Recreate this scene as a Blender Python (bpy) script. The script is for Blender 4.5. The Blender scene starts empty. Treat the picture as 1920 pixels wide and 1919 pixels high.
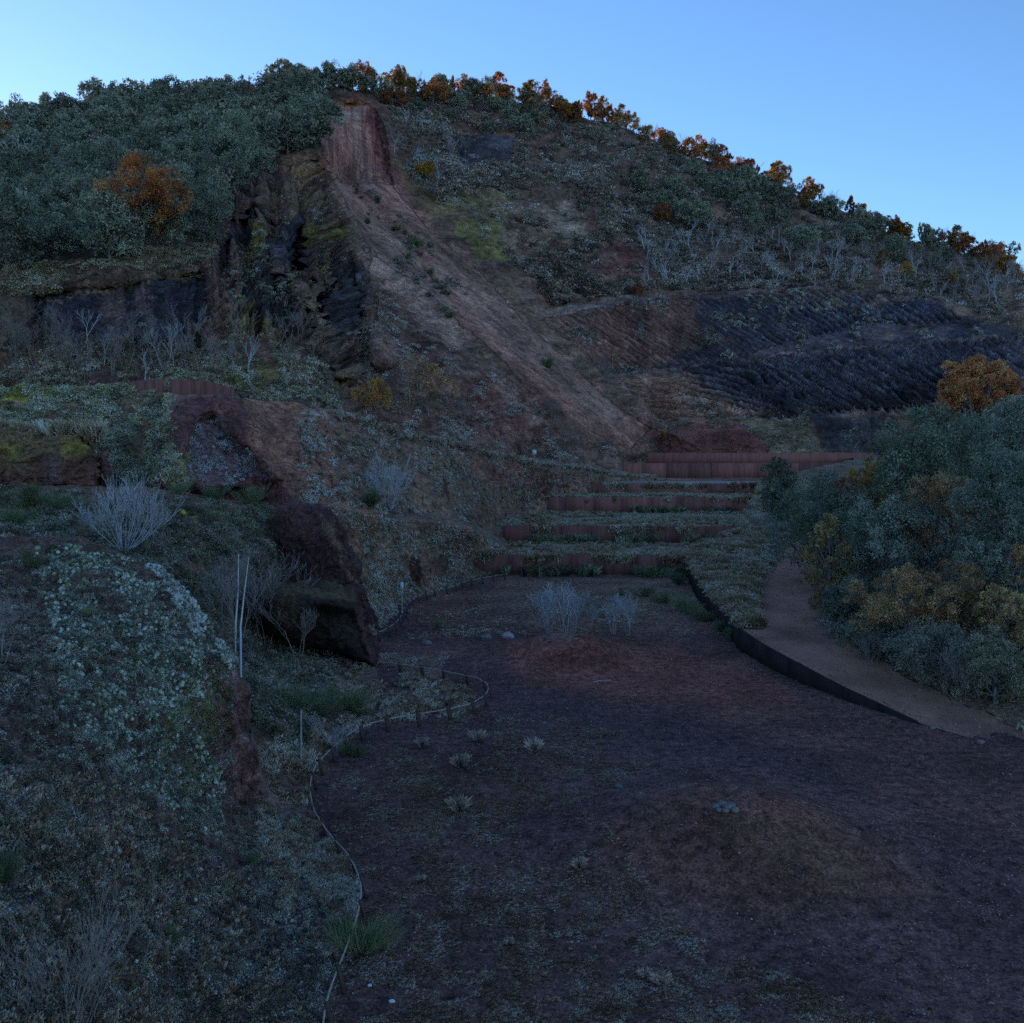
import bpy, math, random
import numpy as np
from mathutils import Vector
R = math.radians
rng = np.random.default_rng(7)
random.seed(7)
SC = bpy.context.scene
COL = SC.collection

# ------------------------------------------------------------------ camera
H = 10.0; F = 1844.0; PITCH = math.atan(120.0 / F)
cam = bpy.data.cameras.new('camera'); camo = bpy.data.objects.new('camera', cam); COL.objects.link(camo)
camo.location = (0, 0, H); camo.rotation_euler = (R(90) - PITCH, 0, 0)
cam.sensor_fit = 'HORIZONTAL'; cam.sensor_width = 36; cam.lens = 36 * F / 1920
cam.clip_start = 0.3; cam.clip_end = 6000
SC.camera = camo
# ------------------------------------------------------------------ light
SUN_EL, SUN_AZ = R(14), R(-30)          # azimuth from +Y towards +X
w = bpy.data.worlds.new('World'); SC.world = w; w.use_nodes = True
nt = w.node_tree; bg = nt.nodes['Background']
sky = nt.nodes.new('ShaderNodeTexSky'); sky.sky_type = 'NISHITA'; sky.sun_disc = False
sky.sun_elevation = SUN_EL; sky.sun_rotation = SUN_AZ
sky.air_density = 1.0; sky.dust_density = 0.10; sky.ozone_density = 4.8; sky.altitude = 700
nt.links.new(sky.outputs[0], bg.inputs[0]); bg.inputs[1].default_value = 0.15
sl = bpy.data.lights.new('sun', 'SUN'); sl.energy = 3.4; sl.angle = R(0.5); sl.color = (1.0, 0.80, 0.58)
so = bpy.data.objects.new('sun', sl); COL.objects.link(so)
sd = Vector((math.sin(SUN_AZ) * math.cos(SUN_EL), math.cos(SUN_AZ) * math.cos(SUN_EL), math.sin(SUN_EL)))
so.rotation_euler = sd.to_track_quat('Z', 'Y').to_euler(); so.location = (-60, 120, 260)
vs = SC.view_settings; vs.view_transform = 'Standard'; vs.look = 'None'; vs.gamma = 1; vs.use_curve_mapping = False
vs.exposure = 0.66
try:
    SC.cycles.max_bounces = 3; SC.cycles.diffuse_bounces = 0; SC.cycles.transmission_bounces = 2; SC.cycles.transparent_max_bounces = 4
    SC.cycles.use_denoising = False
except Exception: pass

# ------------------------------------------------------------------ maths helpers
cp, sp = math.cos(PITCH), math.sin(PITCH)
def P(px, py, D):
    """a point on the ray of photo pixel px,py at forward distance D (metres)"""
    px = np.asarray(px, float); py = np.asarray(py, float); D = np.asarray(D, float)
    a = (px - 960) / F; b = -(py - 959.5) / F
    dy = cp + b * sp; dz = -sp + b * cp
    t = D / dy
    return np.stack(np.broadcast_arrays(a * t, D, H + dz * t), -1)
def proj(X):
    x, y, z = X[..., 0], X[..., 1], X[..., 2] - H
    f = np.maximum(y * cp - z * sp, .05); u = y * sp + z * cp
    return 960 + F * x / f, 959.5 - F * u / f
def Dh(px, py, h):
    b = -(np.asarray(py, float) - 959.5) / F
    return (h - H) / ((-sp + b * cp) / (cp + b * sp))
def ss(a, b, x):
    t = np.clip((x - a) / (b - a), 0, 1); return t * t * (3 - 2 * t)
def hsh(ix, iy, iz, seed):
    h = (ix * 374761393 + iy * 668265263 + iz * 2147483647 + seed * 974711) & 0xffffffff
    h = ((h ^ (h >> 13)) * 1274126177) & 0xffffffff
    h = ((h ^ (h >> 16)) * 2246822519) & 0xffffffff
    return ((h ^ (h >> 15)) & 0xffffff) / float(0xffffff)
def vnoise(x, y, z=None, seed=0):
    x = np.asarray(x, float); y = np.asarray(y, float); z = np.zeros_like(x) if z is None else np.asarray(z, float)
    x, y, z = np.broadcast_arrays(x, y, z)
    xi, yi, zi = np.floor(x).astype(np.int64), np.floor(y).astype(np.int64), np.floor(z).astype(np.int64)
    fx, fy, fz = x - xi, y - yi, z - zi
    fx, fy, fz = [f * f * f * (f * (f * 6 - 15) + 10) for f in (fx, fy, fz)]
    r = 0
    for dx in (0, 1):
        for dy in (0, 1):
            for dz in (0, 1):
                wgt = (fx if dx else 1 - fx) * (fy if dy else 1 - fy) * (fz if dz else 1 - fz)
                r = r + wgt * hsh(xi + dx, yi + dy, zi + dz, seed)
    return r * 2 - 1
def fbm(x, y, z=None, o=4, seed=0):
    s = 0; a = 1; t = 0; x = np.asarray(x, float); y = np.asarray(y, float)
    z = None if z is None else np.asarray(z, float)
    for i in range(o):
        k = 2.03 ** i
        s = s + a * vnoise(x * k + 13.7 * i, y * k - 7.1 * i, None if z is None else z * k + 3.3 * i, seed + i); t += a; a *= .5
    return s / t
def curve(pts, col=1):
    pts = np.array(pts, float); o = np.argsort(pts[:, 0], kind='stable'); pts = pts[o]
    def f(x):
        x = np.asarray(x, float)
        r = 0
        for d in (-12, -6, 0, 6, 12): r = r + np.interp(x + d, pts[:, 0], pts[:, col])
        return r / 5
    return f
def rbf(ctl):
    c = np.array(ctl, float); S = 400.
    p = c[:, :2] / S; v = np.log(c[:, 2])
    def K(a, b):
        d = np.sqrt(((a[:, None] - b[None]) ** 2).sum(-1)); return d           # linear radial basis: no overshoot
    n = len(p); A = np.zeros((n + 3, n + 3)); A[:n, :n] = K(p, p) + np.eye(n) * 1e-4
    A[:n, n] = 1; A[:n, n + 1:] = p; A[n, :n] = 1; A[n + 1:, :n] = p.T
    sol = np.linalg.solve(A, np.concatenate([v, [0, 0, 0]]))
    def f(px, py):
        px, py = np.broadcast_arrays(np.asarray(px, float), np.asarray(py, float)); sh = px.shape
        q = np.stack([px.ravel(), py.ravel()], 1) / S; out = np.empty(len(q))
        for i in range(0, len(q), 40000):
            k = q[i:i + 40000]; out[i:i + 40000] = K(k, p) @ sol[:n] + sol[n] + k @ sol[n + 1:]
        return np.exp(out).reshape(sh)
    return f
def polysd(poly, x, y):
    """signed distance to a polygon, positive inside"""
    poly = np.array(poly, float); n = len(poly); d = np.full(x.shape, 1e9); ins = np.zeros(x.shape, bool)
    for i in range(n):
        a, b = poly[i], poly[(i + 1) % n]; e = b - a
        t = np.clip(((x - a[0]) * e[0] + (y - a[1]) * e[1]) / max((e ** 2).sum(), 1e-9), 0, 1)
        d = np.minimum(d, np.hypot(x - a[0] - t * e[0], y - a[1] - t * e[1]))
        c = (a[1] > y) != (b[1] > y)
        if b[1] != a[1]: ins ^= c & (x < (b[0] - a[0]) * (y - a[1]) / (b[1] - a[1]) + a[0])
    return np.where(ins, d, -d)
def linesd(pts, x, y):
    pts = np.array(pts, float); d = np.full(x.shape, 1e9)
    for a, b in zip(pts[:-1], pts[1:]):
        e = b - a; t = np.clip(((x - a[0]) * e[0] + (y - a[1]) * e[1]) / (e ** 2).sum(), 0, 1)
        d = np.minimum(d, np.hypot(x - a[0] - t * e[0], y - a[1] - t * e[1]))
    return d

# ------------------------------------------------------------------ materials
def new_mat(name):
    m = bpy.data.materials.new(name); m.use_nodes = True; n = m.node_tree.nodes; n.clear()
    return m, n, m.node_tree.links
def mat_ground(name, fine=6.0, coarse=0.6, bump=0.25, bdist=0.15, speck=0.0, speck_col=(.35, .33, .3), rough=.95, contrast=.55, strata=0.0):
    m, n, l = new_mat(name)
    out = n.new('ShaderNodeOutputMaterial'); b = n.new('ShaderNodeBsdfPrincipled'); l.new(b.outputs[0], out.inputs[0])
    b.inputs['Roughness'].default_value = rough; b.inputs['Specular IOR Level'].default_value = .15
    at = n.new('ShaderNodeAttribute'); at.attribute_name = 'Col'
    tc = n.new('ShaderNodeTexCoord')
    def noise(sc, det=6, r=.65):
        t = n.new('ShaderNodeTexNoise'); t.inputs['Scale'].default_value = sc; t.inputs['Detail'].default_value = det; t.inputs['Roughness'].default_value = r
        l.new(tc.outputs['Object'], t.inputs['Vector']); return t
    def math_(op, a, bb):
        t = n.new('ShaderNodeMath'); t.operation = op
        for i, v in enumerate((a, bb)):
            if isinstance(v, (int, float)): t.inputs[i].default_value = v
            else: l.new(v, t.inputs[i])
        return t.outputs[0]
    n1 = noise(fine); n2 = noise(coarse, 4); n3 = noise(fine * 4.2, 3, .6)
    def rmp(o, lo, hi, a, c):
        t = n.new('ShaderNodeMapRange'); t.inputs['From Min'].default_value = lo; t.inputs['From Max'].default_value = hi
        t.inputs['To Min'].default_value = a; t.inputs['To Max'].default_value = c; l.new(o, t.inputs['Value']); return t.outputs[0]
    f = math_('MULTIPLY', rmp(n1.outputs[0], .3, .7, 1 - contrast, 1 + contrast), rmp(n2.outputs[0], .3, .7, .6, 1.45))
    f = math_('MULTIPLY', f, rmp(n3.outputs[0], .3, .7, 1 - contrast * .8, 1 + contrast * .8))
    hgt = math_('ADD', n1.outputs[0], math_('MULTIPLY', n3.outputs[0], .5))
    if strata:
        sa = n.new('ShaderNodeAttribute'); sa.attribute_name = 'Str'
        sn = n.new('ShaderNodeTexNoise'); sn.inputs['Scale'].default_value = 1; sn.inputs['Detail'].default_value = 5; sn.inputs['Roughness'].default_value = .7
        l.new(sa.outputs['Vector'], sn.inputs['Vector'])
        s1 = rmp(sn.outputs[0], .35, .65, 1 - strata, 1 + strata)
        f = math_('MULTIPLY', f, s1); hgt = math_('ADD', hgt, math_('MULTIPLY', sn.outputs[0], 1.6))
    mx = n.new('ShaderNodeMix'); mx.data_type = 'RGBA'; mx.blend_type = 'MULTIPLY'; mx.inputs[0].default_value = 1
    l.new(at.outputs['Color'], mx.inputs['A'])
    cb = n.new('ShaderNodeCombineColor')
    for i in range(3): l.new(f, cb.inputs[i])
    l.new(cb.outputs[0], mx.inputs['B']); colr = mx.outputs['Result']
    if speck:
        v = n.new('ShaderNodeTexVoronoi'); v.inputs['Scale'].default_value = speck; l.new(tc.outputs['Object'], v.inputs['Vector'])
        wn = n.new('ShaderNodeTexWhiteNoise'); l.new(v.outputs['Position'], wn.inputs['Vector'])
        msk = math_('MULTIPLY', math_('LESS_THAN', v.outputs['Distance'], .22), math_('GREATER_THAN', wn.outputs['Value'], .80))
        m2 = n.new('ShaderNodeMix'); m2.data_type = 'RGBA'; l.new(math_('MULTIPLY', msk, .55), m2.inputs[0]); l.new(colr, m2.inputs['A']); m2.inputs['B'].default_value = (*speck_col, 1)
        colr = m2.outputs['Result']
    l.new(colr, b.inputs['Base Color'])
    bp = n.new('ShaderNodeBump'); bp.inputs['Strength'].default_value = bump; bp.inputs['Distance'].default_value = bdist
    l.new(hgt, bp.inputs['Height']); l.new(bp.outputs[0], b.inputs['Normal'])
    return m
def mat_leaf(name, transl=.35, rough=.6):
    m, n, l = new_mat(name)
    out = n.new('ShaderNodeOutputMaterial'); b = n.new('ShaderNodeBsdfPrincipled'); b.inputs['Roughness'].default_value = rough
    b.inputs['Specular IOR Level'].default_value = .5
    at = n.new('ShaderNodeAttribute'); at.attribute_name = 'Col'; oi = n.new('ShaderNodeObjectInfo')
    hs = n.new('ShaderNodeHueSaturation'); l.new(at.outputs['Color'], hs.inputs['Color'])
    mr = n.new('ShaderNodeMapRange'); mr.inputs['To Min'].default_value = .75; mr.inputs['To Max'].default_value = 1.3; l.new(oi.outputs['Random'], mr.inputs['Value']); l.new(mr.outputs[0], hs.inputs['Value'])
    l.new(hs.outputs[0], b.inputs['Base Color'])
    t = n.new('ShaderNodeBsdfTranslucent'); l.new(hs.outputs[0], t.inputs[0])
    mx = n.new('ShaderNodeMixShader'); mx.inputs[0].default_value = transl
    l.new(b.outputs[0], mx.inputs[1]); l.new(t.outputs[0], mx.inputs[2]); l.new(mx.outputs[0], out.inputs[0])
    return m
def mat_noise(name, c1, c2, scale=8, rough=.8, bump=.2, bdist=.02, stretch=(1, 1, 1), metal=0, lo=.35, hi=.65):
    m, n, l = new_mat(name)
    out = n.new('ShaderNodeOutputMaterial'); b = n.new('ShaderNodeBsdfPrincipled'); l.new(b.outputs[0], out.inputs[0])
    b.inputs['Roughness'].default_value = rough; b.inputs['Metallic'].default_value = metal; b.inputs['Specular IOR Level'].default_value = .25
    tc = n.new('ShaderNodeTexCoord'); mp = n.new('ShaderNodeMapping'); mp.inputs['Scale'].default_value = stretch; l.new(tc.outputs['Object'], mp.inputs[0])
    t = n.new('ShaderNodeTexNoise'); t.inputs['Scale'].default_value = scale; t.inputs['Detail'].default_value = 7; t.inputs['Roughness'].default_value = .65; l.new(mp.outputs[0], t.inputs['Vector'])
    r = n.new('ShaderNodeValToRGB'); r.color_ramp.elements[0].color = (*c1, 1); r.color_ramp.elements[1].color = (*c2, 1)
    r.color_ramp.elements[0].position = lo; r.color_ramp.elements[1].position = hi
    l.new(t.outputs[0], r.inputs[0]); l.new(r.outputs[0], b.inputs['Base Color'])
    bp = n.new('ShaderNodeBump'); bp.inputs['Strength'].default_value = bump; bp.inputs['Distance'].default_value = bdist; l.new(t.outputs[0], bp.inputs['Height']); l.new(bp.outputs[0], b.inputs['Normal'])
    return m
M_HILL = mat_ground('hill ground', fine=.7, coarse=.05, bump=1, bdist=1.5, contrast=.6, strata=.5)
M_MID = mat_ground('quarry wall earth', fine=1.9, coarse=.16, bump=1, bdist=.5, speck=2.6, contrast=.75, strata=.22)
M_NEAR = mat_ground('near bank earth', fine=5, coarse=.5, bump=1, bdist=.18, speck=7, contrast=.8)
M_FLOOR = mat_ground('lapilli floor', fine=3.2, coarse=.28, bump=1, bdist=.30, speck=9, speck_col=(.3, .28, .28), contrast=.75)
M_PATH = mat_ground('path earth', fine=10, coarse=.25, bump=.3, bdist=.03, speck=5, speck_col=(.35, .32, .3), contrast=.15)
M_ROCK = mat_ground('rock face', fine=3.5, coarse=.3, bump=1, bdist=.4, contrast=.6, strata=.2)
M_LEAF = mat_leaf('evergreen leaves', .22)
M_AUT = mat_leaf('autumn leaves', .45)
M_DRY = mat_leaf('dry grass blades', .3, .9)
M_BARK = mat_noise('grey bark', (.14, .12, .11), (.36, .33, .30), 12, .9, .5, .02, (1, 1, .3))
M_TWIG = mat_noise('bare twigs', (.26, .20, .17), (.50, .40, .35), 3, .9, .1, .01)
M_WTWIG = mat_noise('pale twigs', (.42, .40, .40), (.75, .73, .73), 3, .9, .1, .01)
M_BIRCH = mat_noise('white bark', (.42, .40, .40), (.72, .70, .68), 10, .8, .2, .01, (1, 1, .4), lo=.3, hi=.45)
M_CORTEN = mat_noise('rusted steel', (.30, .10, .075), (.46, .17, .13), 1.2, .8, .25, .01, (3, 3, .25))
M_CORTENB = mat_noise('dark rusted steel', (.19, .07, .055), (.34, .13, .10), 1.2, .8, .25, .01, (3, 3, .25))
M_SHADESTEEL = mat_noise('edging steel with painted shade', (.012, .009, .009), (.03, .02, .018), 2, .7, .2, .01, (3, 3, .3))  # rusted steel of the path edging, its shade painted into the base colour
M_POST = mat_noise('rusty post steel', (.05, .032, .026), (.15, .085, .07), 20, .8, .2, .005)
M_RAIL = mat_noise('worn rail steel', (.42, .31, .25), (.62, .49, .41), 9, .55, .1, .003, metal=.2)
M_WOOD = mat_noise('weathered stake wood', (.3, .28, .26), (.55, .5, .47), 8, .9, .3, .01, (4, 4, .5))
M_WHITE = mat_noise('white painted board', (.62, .64, .66), (.78, .78, .80), 6, .6, .05, .002)
M_STONE = mat_noise('basalt boulder', (.09, .075, .07), (.36, .29, .26), 5, .9, .8, .06)
M_STONEL = mat_noise('pale reddish boulder', (.32, .22, .2), (.62, .48, .44), 5, .9, .8, .06)

# ------------------------------------------------------------------ mesh builders
def albedo(col, mat):
    if mat is M_AUT: return np.clip(col, .001, .8)
    col = np.maximum(col, .001); g = (13., 6.6, 4.4) if mat is M_DRY else (8.6, 6.4, 5.2) if mat is M_LEAF else (5.2, 2.7, 2.15) if mat is M_NEAR else (6.6, 3.3, 2.6) if mat is M_MID else (8.2, 4.0, 3.0)
    return .78 * (1 - np.exp(-col * np.array(g) / .78))
def mesh_np(name, V, faces, mat=None, col=None, strv=None, smooth=True):
    """faces: (n,3) or (n,4) int array"""
    me = bpy.data.meshes.new(name); V = np.asarray(V, np.float32); faces = np.asarray(faces, np.int32); k = faces.shape[1]
    me.vertices.add(len(V)); me.vertices.foreach_set('co', V.ravel())
    me.loops.add(faces.size); me.loops.foreach_set('vertex_index', faces.ravel())
    me.polygons.add(len(faces)); me.polygons.foreach_set('loop_start', np.arange(0, faces.size, k, dtype=np.int32))
    try: me.polygons.foreach_set('loop_total', np.full(len(faces), k, np.int32))
    except Exception: pass
    if smooth: me.polygons.foreach_set('use_smooth', np.ones(len(faces), bool))
    me.update(calc_edges=True)
    if col is not None:
        a = me.color_attributes.new('Col', 'FLOAT_COLOR', 'POINT'); c = np.ones((len(V), 4), np.float32); c[:, :3] = albedo(col, mat)
        a.data.foreach_set('color', c.ravel())
    if strv is not None:
        a = me.attributes.new('Str', 'FLOAT_VECTOR', 'POINT'); a.data.foreach_set('vector', np.asarray(strv, np.float32).ravel())
    if mat: me.materials.append(mat)
    return me
def link(name, me, parent=None, loc=None, rz=0, label=None, cat=None, group=None, kind=None):
    o = bpy.data.objects.new(name, me); COL.objects.link(o)
    if loc is not None: o.location = [float(v) for v in loc]
    if rz: o.rotation_euler = (0, 0, rz)
    if parent: o.parent = parent
    if label: o['label'] = label
    if cat: o['category'] = cat
    if group: o['group'] = group
    if kind: o['kind'] = kind
    return o
def gridf(ny, nx):
    i = np.arange(ny - 1)[:, None] * nx + np.arange(nx - 1)[None]
    return np.stack([i, i + 1, i + nx + 1, i + nx], -1).reshape(-1, 4)
def gnormal(X):
    du = np.gradient(X, axis=1); dv = np.gradient(X, axis=0); n = np.cross(du, dv)
    n /= np.maximum(np.linalg.norm(n, axis=-1, keepdims=True), 1e-9)
    c = X - np.array([0, 0, H]); s = np.sign((n * c).sum(-1, keepdims=True)); return -n * np.where(s == 0, 1, s)   # towards camera
class Sheet: pass
def sheet(name, px0, px1, top, bot, nx, ny, Df, disp, paint, mat, back=(20, 0.0), skirt=2., kind='structure', label=None, cat=None, strf=None):
    s = Sheet(); px = np.linspace(px0, px1, nx)[None].repeat(ny, 0); t = np.linspace(0, 1, ny)[:, None]
    ty, by = top(px[0]), bot(px[0]); py = ty[None] * (1 - t) + by[None] * t
    D = Df(px, py); X = P(px, py, D)
    N = gnormal(X); fade = np.ones_like(t)
    d = disp(px, py, X) if disp is not None else 0
    X = X + N * (d * fade)[..., None]
    s.X = X; s.px0, s.px1, s.nx, s.ny, s.top, s.bot, s.N = px0, px1, nx, ny, top, bot, gnormal(X)
    c = paint(px, py, X)
    sv = np.stack([px * .02, py * .02, 0 * px], -1) if strf is None else strf(px, py, X)
    # back rows beyond the top edge and a skirt below the bottom
    nb = 8; ext = []
    for k in range(nb, 0, -1):
        q = k / nb; e = X[0].copy(); e[:, 1] += back[0] * q; e[:, 2] += back[1] * back[0] * q * q; e[:, 0] *= (1 + back[0] * q / np.maximum(X[0][:, 1], 5)) ; ext.append(e)
    sk = X[-1].copy(); sk[:, 2] -= skirt
    A = np.concatenate([np.array(ext), X, sk[None]], 0)
    C = np.concatenate([c[:1].repeat(nb, 0), c, c[-1:]], 0); S = np.concatenate([sv[:1].repeat(nb, 0), sv, sv[-1:]], 0)
    me = mesh_np(name, A.reshape(-1, 3), gridf(A.shape[0], nx), mat, C.reshape(-1, 3), S.reshape(-1, 3))
    s.o = link(name, me, label=label, cat=cat, kind=kind); s.C = c
    def at(a, b):
        a = np.asarray(a, float); b = np.asarray(b, float)
        u = np.clip((a - px0) / (px1 - px0), 0, 1) * (nx - 1); T, B = top(a), bot(a)
        v = np.clip((b - T) / (B - T), 0, 1) * (ny - 1)
        i = np.clip(u.astype(int), 0, nx - 2); j = np.clip(v.astype(int), 0, ny - 2); fu = (u - i)[..., None]; fv = (v - j)[..., None]
        return (X[j, i] * (1 - fu) + X[j, i + 1] * fu) * (1 - fv) + (X[j + 1, i] * (1 - fu) + X[j + 1, i + 1] * fu) * fv
    s.at = at
    return s
def painter(base, layers, warp=9, wscale=.03, wfreq2=.15, seed=3):
    """layers: (polygon, colour, feather px, opacity) real colour patches of the ground itself, ragged by noise"""
    def f(px, py, X):
        wx = px + warp * fbm(px * wscale, py * wscale, o=4, seed=seed) + warp * .5 * vnoise(px * wfreq2, py * wfreq2, seed=seed + 20)
        wy = py + warp * fbm(px * wscale, py * wscale, o=4, seed=seed + 9) + warp * .5 * vnoise(px * wfreq2, py * wfreq2, seed=seed + 30)
        c = np.zeros(px.shape + (3,)) + np.array(base)
        for L in layers:
            poly, col, fe = L[:3]; op = L[3] if len(L) > 3 else 1
            poly_a = np.array(poly, float)
            x0, y0 = poly_a.min(0) - fe - warp * 2; x1, y1 = poly_a.max(0) + fe + warp * 2
            m = (wx > x0) & (wx < x1) & (wy > y0) & (wy < y1)
            if not m.any(): continue
            if len(L) > 4 and L[4] == 'line': a = ss(fe, fe * .3, linesd(poly, wx[m], wy[m])) * op
            else: a = ss(-fe, fe, polysd(poly, wx[m], wy[m])) * op
            if len(L) > 4 and L[4] == 'patch':
                a = a * ss(-.15, .35, fbm(px[m] * .045, py[m] * .06, o=4, seed=int(poly_a[0, 0]) % 97))
            c[m] = c[m] * (1 - a[:, None]) + np.array(col) * a[:, None]
        return c
    return f

# ================================================================== HILL
BLACK = (.018, .028, .040); DPUR = (.060, .042, .040); BROWN = (.105, .078, .060); RED = (.20, .085, .065); SCREE = (.20, .088, .074)
GREY = (.105, .095, .08); MOSS = (.10, .115, .03); DGREEN = (.055, .062, .04); OLIVE = (.10, .10, .045); LICH = (.25, .28, .25); PINK = (.55, .26, .19)
vis_sky = [(-900, 330), (-400, 260), (-150, 232), (0, 215), (100, 205), (300, 172), (450, 158), (560, 135), (640, 128), (700, 142), (712, 150), (800, 150), (900, 152), (1000, 168), (1100, 192), (1200, 222), (1300, 262), (1400, 300), (1500, 338), (1600, 385), (1700, 430), (1800, 448), (1920, 490), (2300, 640), (2900, 780)]
skyl = curve([(x, y + (34 if x < 500 else 32 if x < 690 else 25 if x != 712 else 20)) for x, y in vis_sky])
hbot = curve([(-900, 765), (0, 765), (300, 765), (450, 765), (600, 800), (700, 822), (800, 842), (1000, 878), (1230, 888), (1650, 888), (2000, 900), (2900, 900)])
hctl = [(-900, 355, 260), (-900, 600, 130), (-900, 765, 95), (-400, 285, 285), (-400, 550, 125), (-150, 257, 295), (0, 240, 300), (200, 215, 305), (400, 190, 305), (600, 155, 300), (712, 170, 300), (900, 178, 320), (1100, 217, 335), (1200, 245, 340), (1400, 325, 335), (1600, 410, 320), (1800, 473, 305), (1920, 515, 300), (2300, 665, 280), (2900, 800, 260),
 (-150, 765, 95), (0, 765, 95), (300, 765, 95), (450, 765, 96), (600, 800, 99), (800, 842, 112), (1000, 878, 134), (1230, 888, 152), (1650, 888, 168), (2000, 900, 170), (2900, 900, 170),
 (0, 505, 118), (200, 495, 121), (400, 450, 138), (0, 400, 160), (300, 350, 180), (0, 300, 225), (300, 250, 240), (500, 315, 180), (600, 292, 190), (580, 225, 240), (460, 240, 250),
 (0, 560, 111), (0, 690, 104), (300, 540, 114), (300, 600, 111), (300, 700, 104), (420, 520, 120), (500, 400, 152), (470, 600, 115), (560, 620, 116), (640, 740, 109), (620, 560, 126), (600, 420, 150), (560, 350, 172), (650, 450, 170), (700, 560, 150), (620, 320, 205),
 (700, 700, 122), (800, 640, 142), (900, 730, 134), (800, 760, 120), (1000, 800, 137),
 (645, 330, 224), (715, 335, 226), (600, 200, 258), (640, 188, 262), (690, 195, 264), (745, 300, 250),
 (700, 400, 208), (800, 500, 188), (900, 580, 176), (1000, 660, 165), (1100, 740, 157), (1200, 800, 152),
 (760, 340, 240), (850, 410, 225), (950, 490, 208), (1030, 590, 190), (1130, 700, 174), (1230, 800, 160),
 (900, 260, 285), (1000, 400, 240), (1200, 300, 300), (1200, 450, 245), (1200, 555, 205), (1400, 400, 280), (1400, 530, 215), (1400, 600, 195), (1400, 670, 180), (1400, 780, 169), (1600, 480, 250), (1600, 550, 212), (1600, 620, 192), (1600, 750, 172), (1800, 520, 240), (1800, 640, 185), (1920, 560, 220), (1920, 640, 185), (1920, 750, 168), (2300, 800, 180)]
_hD = rbf(hctl)
berm1 = curve([(980, 600), (1060, 580), (1200, 556), (1500, 546), (1650, 540), (1760, 562), (1900, 600), (2900, 640)])
berm2 = curve([(1100, 712), (1180, 705), (1400, 672), (1650, 655), (1920, 632), (2900, 600)])
berm3 = curve([(1200, 800), (1300, 792), (1480, 790), (1640, 778), (1900, 770), (2900, 760)])
bermA = curve([(840, 415), (950, 390), (1050, 362), (1150, 345), (2900, 300)])
bermB = curve([(900, 495), (1000, 480), (1100, 455), (1200, 450), (2900, 400)])
def Mint(px):  # integral of the bedding slope for the striated faces
    x = np.linspace(900, 2900, 400); m = .10 + .50 * ss(1180, 1560, x); I = np.concatenate([[0], np.cumsum((m[1:] + m[:-1]) / 2 * np.diff(x))])
    return np.interp(px, x, I)
def hD(px, py):
    D = _hD(px, py)
    for b, j, x0 in ((berm1, 7, 990), (berm2, 9, 1120), (berm3, 6, 1210), (bermA, 4, 850), (bermB, 4, 910)):
        m = ss(x0, x0 + 60, px)
        if b in (bermA, bermB): m = m * ss(1180, 1080, px)
        D = D + j * m * ss(-5, 5, b(px) - py)
    # the chute and scarp of the landslide: recessed box head
    sc = ss(-6, 6, polysd([(585, 195), (615, 182), (700, 195), (722, 250), (728, 320), (735, 345), (640, 345), (612, 310), (606, 250)], px, py))
    D = D + 7 * sc
    # side ridge between chute and the left cut
    D = D - 6 * ss(26, 0, linesd([(606, 292), (632, 380), (668, 470), (690, 560), (715, 680)], px, py))
    # steep rill cuts in the left cliff
    D = D + 5 * ss(12, 2, linesd([(512, 470), (530, 540)], px, py)) + 6 * ss(14, 3, linesd([(566, 440), (560, 520)], px, py)) + 7 * ss(10, 2, linesd([(585, 530), (606, 570), (612, 612)], px, py))
    D = D + 6 * ss(-6, 6, polysd([(452, 395), (492, 375), (500, 410), (470, 440), (440, 470), (425, 440)], px, py))
    D = D - 4 * ss(16, 3, linesd([(520, 500), (560, 530), (590, 575), (610, 640), (640, 700)], px, py))
    # cut face under the left wood: overhanging roots
    D = D + 3.5 * ss(-8, 8, polysd([(60, 552), (390, 508), (395, 600), (260, 640), (60, 640)], px, py))
    return D
Z_STR2 = [(1160, 712), (1400, 678), (1920, 640), (2300, 640), (2300, 770), (1640, 775), (1480, 787), (1240, 795)]
Z_STR1 = [(1020, 600), (1200, 565), (1500, 552), (1760, 565), (1800, 600), (1600, 610), (1450, 650), (1300, 680), (1130, 695)]
Z_SCREE = [(618, 345), (640, 325), (735, 345), (800, 430), (900, 510), (980, 600), (1080, 690), (1150, 760), (1215, 805), (1180, 845), (1080, 795), (985, 725), (900, 630), (815, 560), (735, 500), (668, 430)]
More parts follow.
